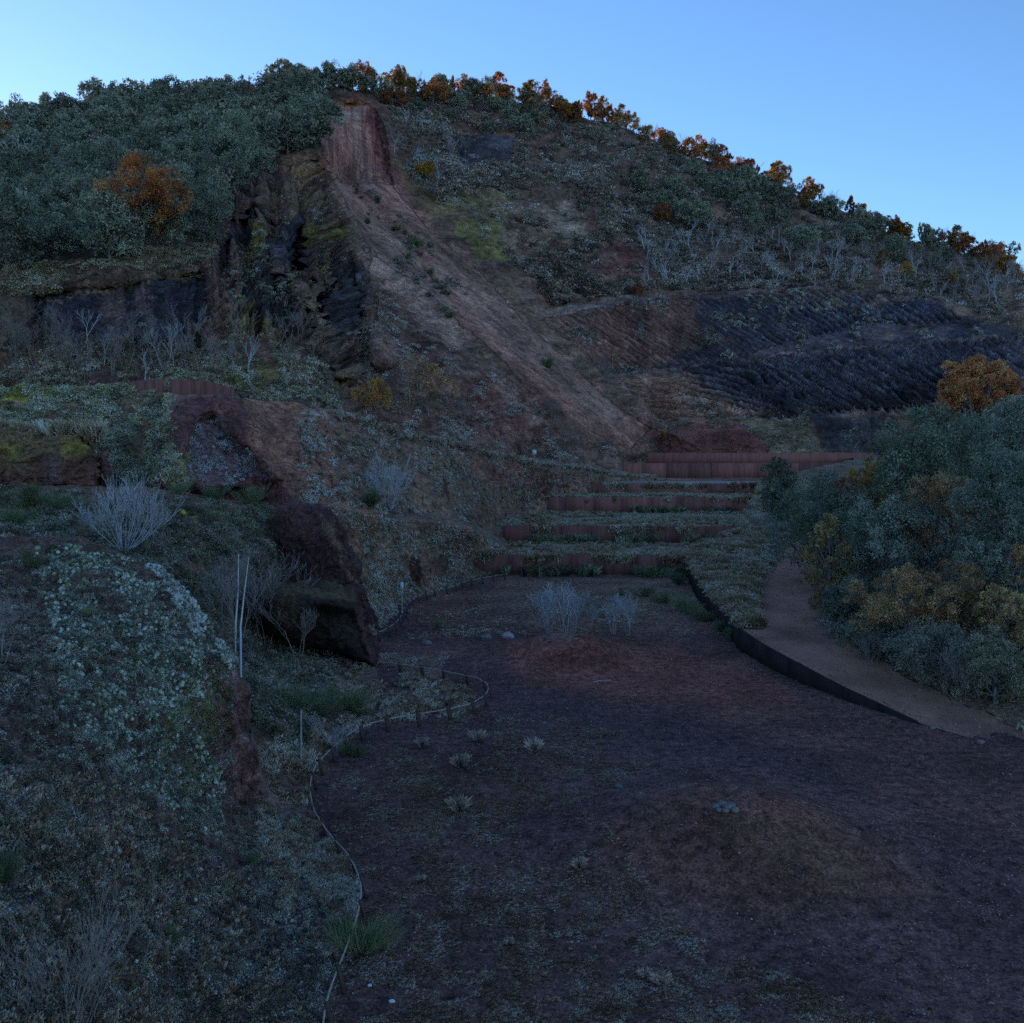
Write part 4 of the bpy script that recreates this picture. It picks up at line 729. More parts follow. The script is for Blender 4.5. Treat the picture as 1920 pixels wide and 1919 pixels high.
def trunk_mesh(name, lobes, base_r, seed, mat=None, ns=6):
    V = []; Fc = []; r = random.Random(seed); c = Vector((0, 0, 0)); top = max(l[0][2] for l in lobes); prev = Vector((0, 0, -.4)); k = 5; pts = [prev]
    for i in range(1, k + 1):
        p = Vector((r.uniform(-.05, .05) * top * i / k, r.uniform(-.05, .05) * top * i / k, top * .8 * i / k)); tube(V, Fc, pts[-1], p, base_r * (1 - .16 * (i - 1)), base_r * (1 - .16 * i), ns); pts.append(p)
    for (lc, lr_) in lobes:
        lc = Vector(lc); j = min(k, max(1, int(lc.z / top * k * .75))); s = pts[j]; mid = (s + lc) / 2 + Vector((r.uniform(-.3, .3), r.uniform(-.3, .3), -.1 * lr_)); tube(V, Fc, s, mid, base_r * .42, base_r * .26, 4); tube(V, Fc, mid, lc, base_r * .26, base_r * .12, 4)
        for q in range(3):
            e = lc + Vector((r.uniform(-1, 1), r.uniform(-1, 1), r.uniform(-.2, 1))) * lr_ * .85; tube(V, Fc, mid.lerp(lc, .5 + .15 * q), e, base_r * .13, base_r * .04, 3)
    return mesh_np(name, V, Fc, mat or M_BARK)
def tree_proto(w_, h_, base, nl, nleaf, ls, cols, mat, seed, lr=.36, tr=.16):
    lobes = make_lobes(w_, h_, base, nl, seed, lr)
    return crown_mesh('crown', lobes, nleaf, ls, cols, mat, seed), trunk_mesh('trunk', lobes, tr, seed)
def put_tree(proto, name, pos, scale, rz, label, cat, group=None, sz=None, names=('crown', 'trunk')):
    e = bpy.data.objects.new(name, None); COL.objects.link(e); e.empty_display_size = .5
    e.location = [float(v) for v in pos]; e.rotation_euler = (0, 0, float(rz)); sx = scale if np.isscalar(scale) else scale[0]; e.scale = (float(sx), float(sx), float(sz if sz else sx))
    e['label'] = label; e['category'] = cat
    if group: e['group'] = group
    for me, nm in zip(proto, names): o = bpy.data.objects.new(nm, me); COL.objects.link(o); o.parent = e
    return e
EV = [(.050, .066, .044), (.040, .055, .038), (.065, .080, .055), (.035, .048, .035)]
OR = [(.72, .23, .06), (.58, .18, .05), (.78, .30, .09), (.46, .17, .06)]
RU = [(.60, .16, .05), (.45, .13, .04), (.68, .22, .07)]
YE = [(.80, .36, .03), (.72, .30, .03), (.8, .42, .06)]
OB = [(.42, .24, .06), (.30, .20, .05), (.55, .26, .06)]
BR = [(.15, .11, .075), (.12, .09, .06), (.18, .14, .09)]
far_ev = [tree_proto(8 + i * .4, 8.5, 1.2, 9, 3600, .52, EV, M_LEAF, 300 + i, .30) for i in range(6)]
fine_ev = [tree_proto(8 + i * .4, 8.5, .8, 11, 9000, .30, EV, M_LEAF, 310 + i, .28) for i in range(4)]
far_or = [tree_proto((7, 5, 8, 6, 7, 9, 5, 7)[i], (8.5, 9.5, 7, 8, 9, 7.5, 8, 6.5)[i], .8, (10, 7, 12, 9, 8, 12, 6, 8)[i], 2300, .45, c, M_AUT, 320 + i, (.27, .3, .22, .27, .24, .2, .3, .25)[i]) for i, c in enumerate((OR, OR, RU, YE, OB, OB, RU, OR + YE))]
def bare_mesh(name, h, stems, spread, seed, mat, r0=.07, depth=4, kids=3, ns=3, fork=.55, straight=.25, twig=.006):
    V = []; Fc = []; rd = random.Random(seed)
    def grow(p, d, L, rr, k):
        seg = 3 if k > 1 else 2; q = p
        for i in range(seg):
            d = (d + Vector((rd.gauss(0, .1), rd.gauss(0, .1), .06 + rd.gauss(0, .06)))).normalized(); e = q + d * (L / seg); r1 = max(rr * (1 - .25 / seg * 1.4), twig); tube(V, Fc, q, e, rr, r1, ns); q = e; rr = r1
            if k > 0 and (i > 0 or k < depth):
                for c in range(kids if i == seg - 1 else 1):
                    a = rd.random() * 6.283; side = Vector((math.cos(a), math.sin(a), rd.uniform(-.1, .5))); nd = (d * (1 - fork) + side * fork).normalized(); grow(q, nd, L * rd.uniform(.5, .72), max(rr * .62, twig), k - 1)
    for s in range(stems):
        a = s * 6.283 / max(stems, 1) + rd.random(); sprd = spread * rd.uniform(.2, 1); d = Vector((math.cos(a) * sprd, math.sin(a) * sprd, 1)).normalized()
        grow(Vector((math.cos(a) * .04 * h * (stems > 1), math.sin(a) * .04 * h * (stems > 1), -.05 * h)), d, h * rd.uniform(.42, .6), r0 * rd.uniform(.6, 1.1), depth)
    V = np.array(V); V *= h / V[:, 2].max()
    return mesh_np(name, V, Fc, mat, smooth=False)
bare_far = [bare_mesh('branches', 6, 2, .22, 340 + i, M_TWIG, .075, 3, 2, 3, .42, twig=.018) for i in range(5)]
bare_pale = [bare_mesh('branches', 6, 1, .15, 350 + i, M_WTWIG, .13, 3, 2, 4, .35, twig=.02) for i in range(3)]
def at_hill(px, py): return hill.at(np.array([px]), np.array([py]))[0]
def poisson(poly, n, dmin, seed, sizef=None, tries=60):
    r = np.random.default_rng(seed); p = np.array(poly, float); out = []; W = []
    x = r.uniform(p[:, 0].min(), p[:, 0].max(), n * tries); y = r.uniform(p[:, 1].min(), p[:, 1].max(), n * tries); k = polysd(poly, x, y) > 0; x, y = x[k], y[k]; Q = hill.at(x, y)
    for a, b, q in zip(x, y, Q):
        if len(out) >= n: break
        if b < skyl(a) + 1: continue
        if not W or (((np.array(W) - q) ** 2).sum(1) > dmin ** 2).all(): out.append((a, b, q)); W.append(q)
    return out
# left wood, denser near rows
FOR_L = [(-160, 235), (0, 236), (200, 215), (400, 186), (560, 165), (590, 200), (585, 235), (608, 262), (606, 284), (540, 292), (480, 318), (440, 372), (408, 408), (385, 470), (300, 492), (200, 503), (60, 520), (-160, 535)]
G1 = 'evergreen oaks of the left wood'
notable = [(265, 425), (10, 275), (255, 262)]
for i, (a, b, q) in enumerate(poisson(FOR_L, 185, 7.2, 401)):
    if min(math.hypot(a - nx_, (b - ny_) * 1.2) for nx_, ny_ in notable) < 26 or (215 < a < 330 and 405 < b < 470): continue
    s = random.uniform(.8, 1.15); q = q - np.array([0, 0, .8])
    zone = 'high on the left ridge' if b < 300 else ('midway up the left wood' if b < 400 else 'at the lower edge of the left wood')
    put_tree(random.choice(fine_ev if q[1] < 190 else far_ev), 'evergreen_oak', q, s, random.random() * 6.3, 'dark grey green evergreen oak ' + zone, 'tree', {'h': 'oaks high on the left ridge', 'm': 'oaks midway up the left wood', 'a': 'oaks along the lower edge of the left wood'}[zone[0]], sz=s * random.uniform(.85, 1.15))
SML = []
for i in range(6):
    L_ = make_lobes(7, 7, .4, 7, 700 + i, .3); m_ = crown_mesh('tmp', L_, 520, .62, [(1, 1, 1)], M_DRY, 700 + i); v_ = np.empty(len(m_.vertices) * 3); m_.vertices.foreach_get('co', v_); q_ = np.arange(len(m_.vertices)).reshape(-1, 4); SML.append((v_.reshape(-1, 3), np.concatenate([q_[:, [0, 1, 2]], q_[:, [0, 2, 3]]]))); bpy.data.meshes.remove(m_)
ex = poisson([(-160, 250), (0, 252), (200, 228), (400, 198), (560, 176), (595, 215), (600, 262), (520, 292), (440, 372), (380, 420), (200, 440), (-160, 440)], 640, 4.6, 402, tries=40)
_q = np.array([e[2] for e in ex]) - np.array([0, 0, .8]); merge('wood', SML, _q, rng.uniform(.65, 1.15, len(_q)), mixcol(len(_q), EV + [(.06, .068, .05), (.085, .08, .06)]), M_LEAF, 'grey green mass of small evergreen crowns filling the upper left wood', 'wood', .3)
big_or = tree_proto(10, 9.5, 1.0, 15, 11000, .26, [(.78, .22, .06), (.66, .18, .05), (.80, .28, .08)], M_AUT, 360, .22, .2)
put_tree(big_or, 'autumn_oak', P(268, 440, 122), 1.12, .5, 'big orange leaved oak standing out in the middle of the left wood', 'tree', sz=.95)
put_tree(far_or[2], 'autumn_oak', at_hill(8, 300), 1.25, 1, 'rust red oak at the left edge of the picture high in the wood', 'tree')
put_tree(far_or[0], 'autumn_oak', at_hill(252, 275) , .9, 2, 'small bright orange oak just above the big orange one', 'tree')
put_tree(far_or[2], 'autumn_oak', at_hill(160, 262), .85, 3, 'dull pinkish brown oak in the upper left wood', 'tree')
put_tree(far_or[1], 'autumn_oak', at_hill(474, 205), .6, 3, 'small rusty oak near the ridge left of the landslide head', 'tree')
put_tree(far_or[0], 'autumn_oak', at_hill(225, 212), .95, 4, 'orange oak glowing on the left skyline', 'tree')
def bare(meshes, name, pos, s, label, group=None, rz=None):
    o = link(name, random.choice(meshes), loc=pos, rz=random.random() * 6.3 if rz is None else rz, label=label, cat='bare tree', group=group); o.scale = (s * random.uniform(.8, 1.1), s * random.uniform(.8, 1.1), s); return o
bare(bare_pale, 'bare_tree', at_hill(522, 200), 1.5, 'pale leafless tree among evergreens on the ridge left of the landslide')
bare(bare_pale, 'bare_tree', at_hill(48, 350) + np.array([0, -2, 1]), 1.3, 'pale leafless tree poking out of the left wood')
# skyline
xs = list(range(560, 704, 17))
for x in xs: put_tree(random.choice(far_ev), 'evergreen_oak', at_hill(x, skyl(x) + 6) - np.array([0, 0, .5]), random.uniform(.55, .85), random.random() * 6, 'dark evergreen oak on the summit behind the landslide head', 'tree', 'oaks on the summit', sz=random.uniform(.6, .9))
put_tree(far_or[0], 'autumn_oak', at_hill(676, skyl(676) + 3), 1.0, 1, 'orange crown catching light on the summit above the red scarp', 'tree')
x = 722
k_ = 0
while x < 1900:
    rr_ = random.random(); yy_ = skyl(x) + random.uniform(2, 9) + random.choice((0, 0, 8, 18))
    if x > 1050: oc = .72
    else: oc = .58
    part = 'between the summit and the hump' if x < 1060 else ('on the upper right skyline' if x < 1450 else 'on the lower right skyline')
    gp = {'be': 'trees on the central skyline', 'on the u': '', }.get('x', '')
    if rr_ < oc: p_ = random.choice(far_or[:2] + far_or[4:] + far_or[5:]); put_tree(p_, 'autumn_oak', at_hill(x, yy_) - np.array([0, 0, .3]), random.choice((.5, .7, .9, 1.2)) * random.uniform(.85, 1.15), random.random() * 6, 'orange and russet oak ' + part, 'tree', 'autumn oaks ' + part, sz=random.uniform(.65, 1.2))
    elif rr_ < .84: put_tree(random.choice(far_ev), 'evergreen_oak', at_hill(x, yy_) - np.array([0, 0, .8]), random.uniform(.45, .85), random.random() * 6, 'dark evergreen oak ' + part, 'tree', 'evergreen oaks ' + part, sz=random.uniform(.65, 1.0))
    else: bare(bare_far, 'bare_tree', at_hill(x, yy_), random.uniform(.9, 1.3), 'bare grey tree ' + part, 'bare trees ' + part)
    x += random.choice((4, 7, 11, 17)) * random.uniform(.7, 1.2)
# evergreen belts on the right hillside
for poly, n, dm, txt, s0 in (([(740, 185), (860, 180), (1000, 200), (1040, 240), (980, 265), (860, 235), (760, 215)], 18, 7, 'on the shoulder right of the landslide head', .72), ([(1200, 330), (1330, 330), (1480, 370), (1640, 420), (1660, 470), (1500, 480), (1330, 440), (1200, 400)], 26, 8.0, 'in the belt below the right skyline', .95), ([(1020, 225), (1180, 255), (1330, 300), (1500, 350), (1600, 395), (1500, 380), (1250, 320), (1050, 265)], 7, 12, 'just under the right ridge', .6), ([(1640, 455), (1700, 450), (1800, 490), (1780, 520), (1660, 500)], 8, 6, 'at the right end of the belt', .7)):
    for a, b, q in poisson(poly, n, dm, 410 + n):
        s = s0 * random.uniform(.75, 1.15); put_tree(random.choice(far_ev), 'evergreen_oak', q - np.array([0, 0, .8]), s, random.random() * 6, 'dark rounded evergreen oak ' + txt, 'tree', 'evergreen oaks ' + txt, sz=s * random.uniform(.8, 1.1))
for a, b, s, k, lab in ((1345, 345, 1.05, 2, 'broad orange brown oak below the right skyline'), (1392, 325, .85, 2, 'orange oak beside the broad orange brown one'), (1240, 420, .8, 2, 'slim peach coloured tree on the right hillside'), (1350, 428, .4, 0, 'small orange bush under the right evergreen belt'), (1595, 452, .45, 0, 'tiny orange tree below the right skyline slope'), (1700, 522, .6, 3, 'golden bush left of the yellow one near the right edge'), (1787, 530, .5, 3, 'bright yellow bush near the right edge of the hillside'), (1195, 553, .42, 0, 'small orange bush on the upper quarry ledge'), (805, 340, .62, 3, 'yellow bush right of the landslide chute'), (788, 336, .5, 3, 'paler yellow bush beside the chute'), (1015, 240, .5, 3, 'yellow tree below the central skyline'), (1075, 235, .8, 3, 'tall yellow tree on the central skyline'), (1165, 230, .9, 4, 'olive brown oak under the central skyline'), (1655, 505, .6, 4, 'olive bush at the end of the evergreen belt'), (1850, 505, 1.0, 2, 'russet oak on the skyline at the right edge'), (1790, 478, 1.0, 4, 'leafy green oak on the low right skyline'), (1520, 375, 1.0, 4, 'tall olive oak rising above the right skyline'), (1455, 315, .9, 1, 'orange oak cresting the right ridge')):
    put_tree(far_or[k], 'autumn_tree', at_hill(a, b), s, a * .1, lab, 'tree')
i = 0
for poly, n, dm, txt, s0, ms in (([(1200, 440), (1400, 440), (1640, 480), (1700, 540), (1500, 540), (1200, 540)], 120, 3.2, 'on the right hillside above the striped faces', .85, bare_far[:2] + bare_pale), ([(1660, 480), (1920, 530), (1920, 585), (1780, 570)], 40, 3.6, 'at the right end of the hillside', 1.1, bare_far + bare_pale), ([(1050, 245), (1300, 300), (1500, 385), (1300, 340), (1100, 300)], 34, 4.5, 'under the right ridge', .9, bare_far), ([(730, 215), (860, 250), (900, 330), (780, 380), (740, 300)], 26, 4, 'right of the landslide head', .9, bare_far + bare_pale), ([(980, 300), (1200, 320), (1200, 440), (1100, 430), (1000, 350)], 34, 5, 'in the middle of the right hillside', .8, bare_far), ([(1200, 570), (1380, 570), (1330, 640), (1200, 640)], 14, 4, 'on the striped faces', .5, bare_far)):
    for a, b, q in poisson(poly, n, dm, 450 + n): bare(ms, 'bare_tree', q, s0 * random.uniform(.6, 1.15), 'slender leafless tree ' + txt, 'bare trees ' + txt)
for a, b, q in poisson([(90, 660), (250, 640), (560, 640), (600, 700), (540, 715), (300, 720), (100, 700)], 44, 1.2, 499): bare(bare_far if random.random() < .75 else bare_pale, 'bare_tree', q, random.uniform(.42, .8), 'thin pinkish bare sapling in the thicket below the black cliff', 'saplings in the thicket below the black cliff')
near_sap = [bare_mesh('branches', 6, 3, .35, 370 + i, M_TWIG, .06, 4, 2, 3, .4, twig=.012) for i in range(3)]
for a, b, s, lab in ((20, 690, 1.25, 'tall pale bare tree at the left picture edge below the cliff'), (60, 680, 1.0, 'leaning bare tree next to the leftmost one'), (120, 660, .9, 'small bare tree at the left end of the sapling thicket'), (238, 690, 1.1, 'forked bare tree in front of the black cliff')): bare(near_sap, 'bare_tree', at_hill(a, b), s, lab)
for a, b, s, lab in ((1090, 708, .7, 'pale bare bush at the foot of the long scree'), (1140, 735, 1.0, 'bare shrub between scree and striped face'), (1070, 845, 1.0, 'fan of bare stems at the toe of the slope'), (1040, 790, .7, 'bare shrub on the purple slope above the fan of stems'), (870, 800, .6, 'thin bare shrub on the purple slope'), (760, 780, 1.0, 'bare shrub behind the golden bush')): bare(near_sap, 'bare_shrub', at_hill(a, b), s, lab)
gold = tree_proto(4.2, 4.2, .3, 9, 3600, .17, [(.80, .30, .06), (.70, .25, .05), (.8, .37, .09)], M_AUT, 381, .27, .07)
sage = tree_proto(4.2, 4.6, .6, 9, 2200, .17, [(.52, .28, .11), (.42, .23, .09)], M_AUT, 382, .27, .07)
put_tree(gold, 'golden_bush', at_hill(695, 795), 1.0, 0, 'golden leaved bush above the brown side wall', 'bush')
put_tree(sage, 'brown_bush', at_hill(795, 790), 1.5, 0, 'sparse brown leaved tree right of the golden bush', 'bush')
put_tree(gold, 'golden_bush', at_hill(1237, 838), .55, 0, 'small golden bush beside the red mound at the terrace head', 'bush')
put_tree(sage, 'brown_bush', at_hill(655, 672), .45, 0, 'little rusty bush at the foot of the black cliff', 'bush')
def broom_bush(n, wd=.006):
    V = []; Fc = []; cl = [(random.gauss(0, .28), random.gauss(0, .28), random.uniform(.5, 1.25), random.uniform(.25, .5)) for _ in range(9)]
    for i in range(n):
        cx, cy, ch, cr_ = random.choice(cl); t = random.random(); a = random.random() * 6.283; q = cr_ * (.2 + .8 * t) * random.random() ** .5
        b = Vector((cx * (.3 + .9 * t) + q * math.cos(a) * .8, cy * (.3 + .9 * t) + q * math.sin(a) * .8, ch * t * .9)); d = Vector((cx * .8 + .5 * q * math.cos(a) + random.gauss(0, .15), cy * .8 + .5 * q * math.sin(a) + random.gauss(0, .15), 1)).normalized(); L = random.uniform(.14, .42); pa = random.random() * 6.28; sd = Vector((math.cos(pa), math.sin(pa), 0)) * wd; k = len(V)
        V += [tuple(b - sd), tuple(b + sd), tuple(b + d * L)]; Fc.append((k, k + 1, k + 2))
    return np.array(V), np.array(Fc)
broomv = [broom_bush(2600, .006 + .001 * i) for i in range(5)]
BROOM = [mesh_np('broom', v, f, M_LEAF, np.array([(.020, .034, .016), (.038, .055, .026), (.026, .040, .022)])[np.arange(len(v)) // 3 % 3], smooth=False) for v, f in broomv]
def broom(pos, s, label, group=None, name='broom_bush'):
    o = link(name, random.choice(BROOM), loc=pos, rz=random.random() * 6, label=label, cat='bush', group=group); o.scale = (s * random.uniform(.8, 1.5), s * random.uniform(.8, 1.5), s * random.uniform(.6, 1.05)); return o
for a, b, s in ((1028, 690, 1.7), (836, 582, 1.3), (708, 382, 1.6), (780, 470, 1.8), (740, 430, 1.4), (805, 520, 1.6), (765, 490, 1.5), (690, 420, 1.2), (845, 590, 1.2), (760, 445, 1.4)): broom(at_hill(a, b), s, 'dark round bush growing alone on the pale scree' if b > 560 else 'dark bush in the gullied upper scree', 'dark bushes on the scree' if b > 560 else 'dark bushes in the upper scree gullies')

# ------------------------------------------------ near grove on the right
def pick(px, ybase, D):
    q = P(px, ybase, D); z = float(bank_z(q[0], q[1])); return np.array([q[0], q[1], z])
def grove(px, ytop, wpx, D, cols, mat, nleaf, ls, seed, label, name='tree', nl=14, lr=.26, yb=None):
    x = (px - 960) / F * D; base = np.array([x, D, float(bank_z(np.array(x), np.array(float(D))))]); ztop = P(px, ytop, D)[2]; h = ztop - base[2]; wd = wpx / F * D
    lowest = 0.12 * h if yb is None else max(0.05, P(px, yb, D)[2] - base[2])
    p = tree_proto(wd * 1.05, h, lowest, int(nl * 1.5), int(nleaf * 1.5), ls * .74, cols, mat, seed, lr * .82, .05 + .016 * h)
    put_tree(p, name, base - np.array([0, 0, .1]), 1, 0, label, 'tree' if h > 3 else 'bush')
GG = [(.032, .048, .034), (.025, .038, .028), (.042, .060, .042)]
GB = [(.038, .056, .044), (.028, .042, .034), (.050, .070, .056)]
GY = [(.56, .35, .14), (.42, .29, .12), (.70, .44, .19)]
BG = [(.80, .36, .15), (.66, .28, .11), (.80, .44, .20), (.30, .22, .11)]
grove(1740, 728, 250, 58, GG, M_LEAF, 22000, .20, 501, 'largest round dark green tree of the grove, below the orange crown', nl=18)
grove(1822, 666, 150, 66, [(.80, .27, .09), (.80, .23, .07), (.80, .35, .13)], M_AUT, 15000, .19, 502, 'tall tree with orange crown topping the grove', nl=16, lr=.21, yb=800)
grove(1900, 725, 170, 60, GB, M_LEAF, 15000, .19, 503, 'grey green tree at the picture edge right of the orange crown')
grove(1890, 820, 210, 46, GB, M_LEAF, 20000, .15, 504, 'big blue green tree cut by the right picture edge', nl=18)
grove(1543, 885, 215, 66, GG, M_LEAF, 16000, .17, 505, 'round green tree arching over the far end of the path', nl=15)
grove(1456, 838, 66, 84, GG, M_LEAF, 6000, .20, 506, 'narrow dark tree standing in front of the terraces', nl=10, lr=.34)
grove(1635, 832, 105, 68, [(.52, .36, .05), (.62, .33, .06), (.36, .29, .06)], M_AUT, 9000, .16, 507, 'yellow green tree left of the largest dark one', nl=12)
grove(1592, 868, 90, 66, OR, M_AUT, 5200, .16, 508, 'orange branches left of the yellow green tree', nl=10)
grove(1570, 900, 130, 60, GG, M_LEAF, 12000, .16, 509, 'dark green tree below the orange branches')
grove(1556, 950, 110, 52, GY, M_AUT, 8000, .13, 510, 'pale yellowish tree overhanging the right side of the path', nl=12, lr=.24)
grove(1680, 922, 205, 51, GB, M_LEAF, 21000, .14, 511, 'wide blue green tree in the middle of the grove', nl=18)
grove(1768, 868, 165, 50, BG, M_AUT, 11000, .14, 512, 'brownish oak between the wide blue green tree and the edge tree', nl=16, lr=.2)
grove(1845, 1000, 130, 43, GB, M_LEAF, 12000, .12, 513, 'bluish tree low on the right under the big edge tree')
grove(1705, 1050, 215, 42, BG, M_AUT, 14000, .11, 514, 'thin brown leaved oak at the front of the grove', nl=18, lr=.18)
grove(1808, 1040, 160, 42, BG, M_AUT, 9000, .12, 515, 'brown oak leaning beside the bluish low tree', nl=14, lr=.19)
grove(1610, 1085, 140, 48, GG, M_LEAF, 13000, .12, 516, 'dark green bush at the path bend')
grove(1560, 1085, 70, 51, BG, M_AUT, 5200, .10, 517, 'small brown bush right beside the path bend', nl=10)
grove(1890, 1090, 120, 40, GY, M_AUT, 9000, .10, 518, 'yellow green bush at the right picture edge', nl=14, lr=.2)
grove(1915, 1000, 70, 42, BG, M_AUT, 5000, .10, 519, 'brown branch of leaves at the right picture edge', nl=10)
grove(1780, 1165, 200, 38.5, [(.045, .055, .045), (.065, .072, .06), (.03, .04, .03)], M_LEAF, 15000, .09, 520, 'grey green thicket bush at the front of the grove', nl=18, lr=.2)
grove(1880, 1190, 150, 36.5, [(.07, .085, .05), (.10, .11, .06), (.05, .06, .045)], M_LEAF, 12000, .085, 521, 'olive bush in the lower right corner of the grove', nl=16, lr=.2)
grove(1660, 1160, 130, 43, GG, M_LEAF, 11000, .10, 522, 'low dark bush above the path verge', nl=14)
grove(1590, 1165, 80, 47, [(.08, .088, .075), (.10, .10, .09)], M_LEAF, 5000, .09, 523, 'low greyish shrub on the path verge', nl=10)
grove(1960, 900, 160, 52, GG, M_LEAF, 10000, .16, 524, 'dark tree mostly beyond the right picture edge')
grove(2010, 1080, 160, 42, GB, M_LEAF, 9000, .14, 525, 'bush beyond the right picture edge')
grove(1830, 760, 140, 74, GG, M_LEAF, 9000, .22, 526, 'dark tree behind the grove under the orange crown')
# background of trees behind the grove
nb_ = [bare_mesh('branches', 5, 6, .7, 380 + i, M_TWIG, .04, 4, 2, 3, .4, twig=.008) for i in range(3)]
for a, D, s, lab in ((1640, 41.5, .35, 'grey twiggy bush on the verge below the dark bush'), (1740, 38.5, .38, 'arching grey twigs in front of the grove'), (1815, 36.5, .5, 'dense fan of bluish bare twigs near the lower right'), (1905, 42, .6, 'arching pale twigs at the right edge'), (1720, 50, 1.1, 'bare twigs rising through the middle of the grove')):
    x = (a - 960) / F * D; bare(nb_, 'bare_shrub', (x, D, float(bank_z(np.array(x), np.array(D * 1.)))), s, lab)

# ------------------------------------------------ shrubs on the left banks and floor
nb_pale = [bare_mesh('branches', 5, 20, 1.3, 390 + i, M_WTWIG, .038, 3, 2, 3, .28, twig=.011) for i in range(2)]
nb_near = [bare_mesh('branches', 5, 12, .72, 395, M_TWIG, .030, 3, 2, 4, .34, twig=.0075)]
def atg(sh, px, py): return sh.at(np.array([float(px)]), np.array([float(py)]))[0]
bare(nb_pale, 'bare_shrub', atg(g2, 232, 1035), .68, 'wide fan shaped pale bare shrub on the bank at left', rz=0.3)
bare(nb_near, 'bare_shrub', P(135, 1960, 12.0), .40, 'many stemmed bare shrub in the lower left corner', rz=1.0)
bare(near_sap, 'bare_shrub', atg(g, 4, 1245), .30, 'bare twigs at the left picture edge beside the lichen slope')
bare(nb_pale, 'bare_shrub', atg(e1, 728, 955), .85, 'pale bare shrub on the brown side wall')
ft = [bare_mesh('branches', 3, 4, .30, 398 + i, M_WTWIG, .024, 3, 3, 3, .36, twig=.009) for i in range(3)]
for a, b, s, lab in ((1018, 1178, .75, 'left bluish bare sapling cluster on the pit floor'), (1058, 1192, 1.0, 'tallest bluish bare sapling behind the far red mound'), (1075, 1188, .9, 'bare sapling just right of the tallest one'), (1030, 1190, .85, 'thin bare sapling left of the tallest one'), (1150, 1190, .75, 'left stem of the smaller bare sapling pair right of the mound'), (1178, 1192, .8, 'right stem of the smaller bare sapling pair'), (1108, 1178, .5, 'low bare twigs between the sapling groups')):
    q = P(a, b, float(Dh(a, b, .0))); q[2] = float(floor_z(q[0], q[1])); bare(ft, 'bare_sapling', q, s, lab)
for a, b, s, lab in ((500, 1215, .75, 'bushy bare shrub right of the white twin trunks'), (420, 1190, .6, 'bare shrub behind the white twin trunks'), (560, 1240, .6, 'bare shrub before the dark overhanging rock'), (470, 1180, .7, 'dense bare shrub behind the twin trunks'), (630, 1420, .35, 'small pale sapling inside the rail near the stake'), (595, 1390, .3, 'thin leafless sapling by the wooden stake')): bare(near_sap if s > .5 else ft, 'bare_shrub', atg(g2, a, b), s, lab)
# twin white trunks
def stem_mesh(pts, r0, r1, ns=7):
    V = []; Fc = []
    for i in range(len(pts) - 1): tube(V, Fc, Vector(pts[i]), Vector(pts[i + 1]), r0 + (r1 - r0) * i / (len(pts) - 1), r0 + (r1 - r0) * (i + 1) / (len(pts) - 1), ns)
    return V, Fc
tb = atg(g2, 446, 1240); Dt = 27.2; b0 = P(446, 1232, Dt)
tw = link('birch_tree', None, loc=b0, label='pair of straight white trunks rising beside the lichen bluff', cat='tree')
for off_, x1, y1, nm in ((-.07, 452, 1040, 'trunk'), (.07, 462, 1045, 'trunk')):
    e = P(x1, y1, Dt) - b0; V, Fc = stem_mesh([(off_, 0, -.6), (off_ + .02, 0, e[2] * .3), (off_ * .6 + e[0] * .6, 0, e[2] * .65), (e[0] + off_, 0, e[2])], .036, .010); link(nm, mesh_np('trunk', V, Fc, M_BIRCH), parent=tw)
o = link('branches', near_sap[0], parent=tw); o.scale = (.3, .3, .5); o.location = (0, 0, .2)
# pale birches by the side wall
q0 = P(1030, 917, 112.)
bt = link('birch_tree', None, loc=q0, label='three thin white stems leaning against the side wall left of the terraces', cat='tree')
for dx, x1, y1 in ((-.05, 1020, 868), (.1, 1036, 862), (.3, 1030, 880)):
    e = P(x1, y1, 112.) - q0; V, Fc = stem_mesh([(dx, 0, -.3), (dx + e[0] * .3, 0, e[2] * .4), (e[0], 0, e[2])], .06, .035, 5); link('trunk', mesh_np('trunk', V, Fc, M_BIRCH), parent=bt)
# broom bushes
for a, b, s, lab in ((670, 1790, .48, 'dark green broom bush growing through the low rail in the foreground'), (650, 1760, .36, 'smaller broom tuft behind the foreground broom bush')):
    q = P(a, b, float(Dh(a, b, 0.))); broom(q, s * 1.5, lab)
for a, b, s, lab in ((60, 960, 1.5, 'dark broom clump at the left below the mossy rock'), (130, 965, 1.3, 'broom clump left of the pale fan shrub'), (20, 985, 1.2, 'broom clump at the left picture edge'), (340, 925, 1.3, 'green broom under the red rock spur'), (400, 935, 1.2, 'broom left of the two bright moss patches'), (470, 945, 1.2, 'broom bush at the upper end of the bank'), (690, 955, 1.4, 'dark bush beside the pale shrub on the side wall')): broom(atg(g2 if a < 600 else e1, a, b), s * .8, lab)
for a, b, s, lab in ((640, 1330, .9, 'green broom bush left of the rail loop'), (610, 1345, .7, 'lower broom bush left of the rail loop'), (545, 1330, .8, 'broom bush behind the wooden stake'), (675, 1345, .6, 'broom sprig touching the rail'), (655, 1420, .5, 'broom tuft inside the bend of the rail')): broom(atg(g2, a, b), s, lab)
for a, b, s, lab in ((250, 1240, .32, 'dark little broom tuft rising from the lichen in the middle of the bluff'), (60, 1060, .45, 'broom tuft near the crest at the left picture edge'), (165, 1160, .3, 'thin dark tuft in the upper lichen slope'), (10, 1650, .4, 'dark green bush at the left edge above the corner shrub'), (470, 1620, .3, 'low broom tuft below the bluff'), (330, 1760, .25, 'small dark tuft amid the lower left slope')): broom(atg(g, a, b), s, lab)
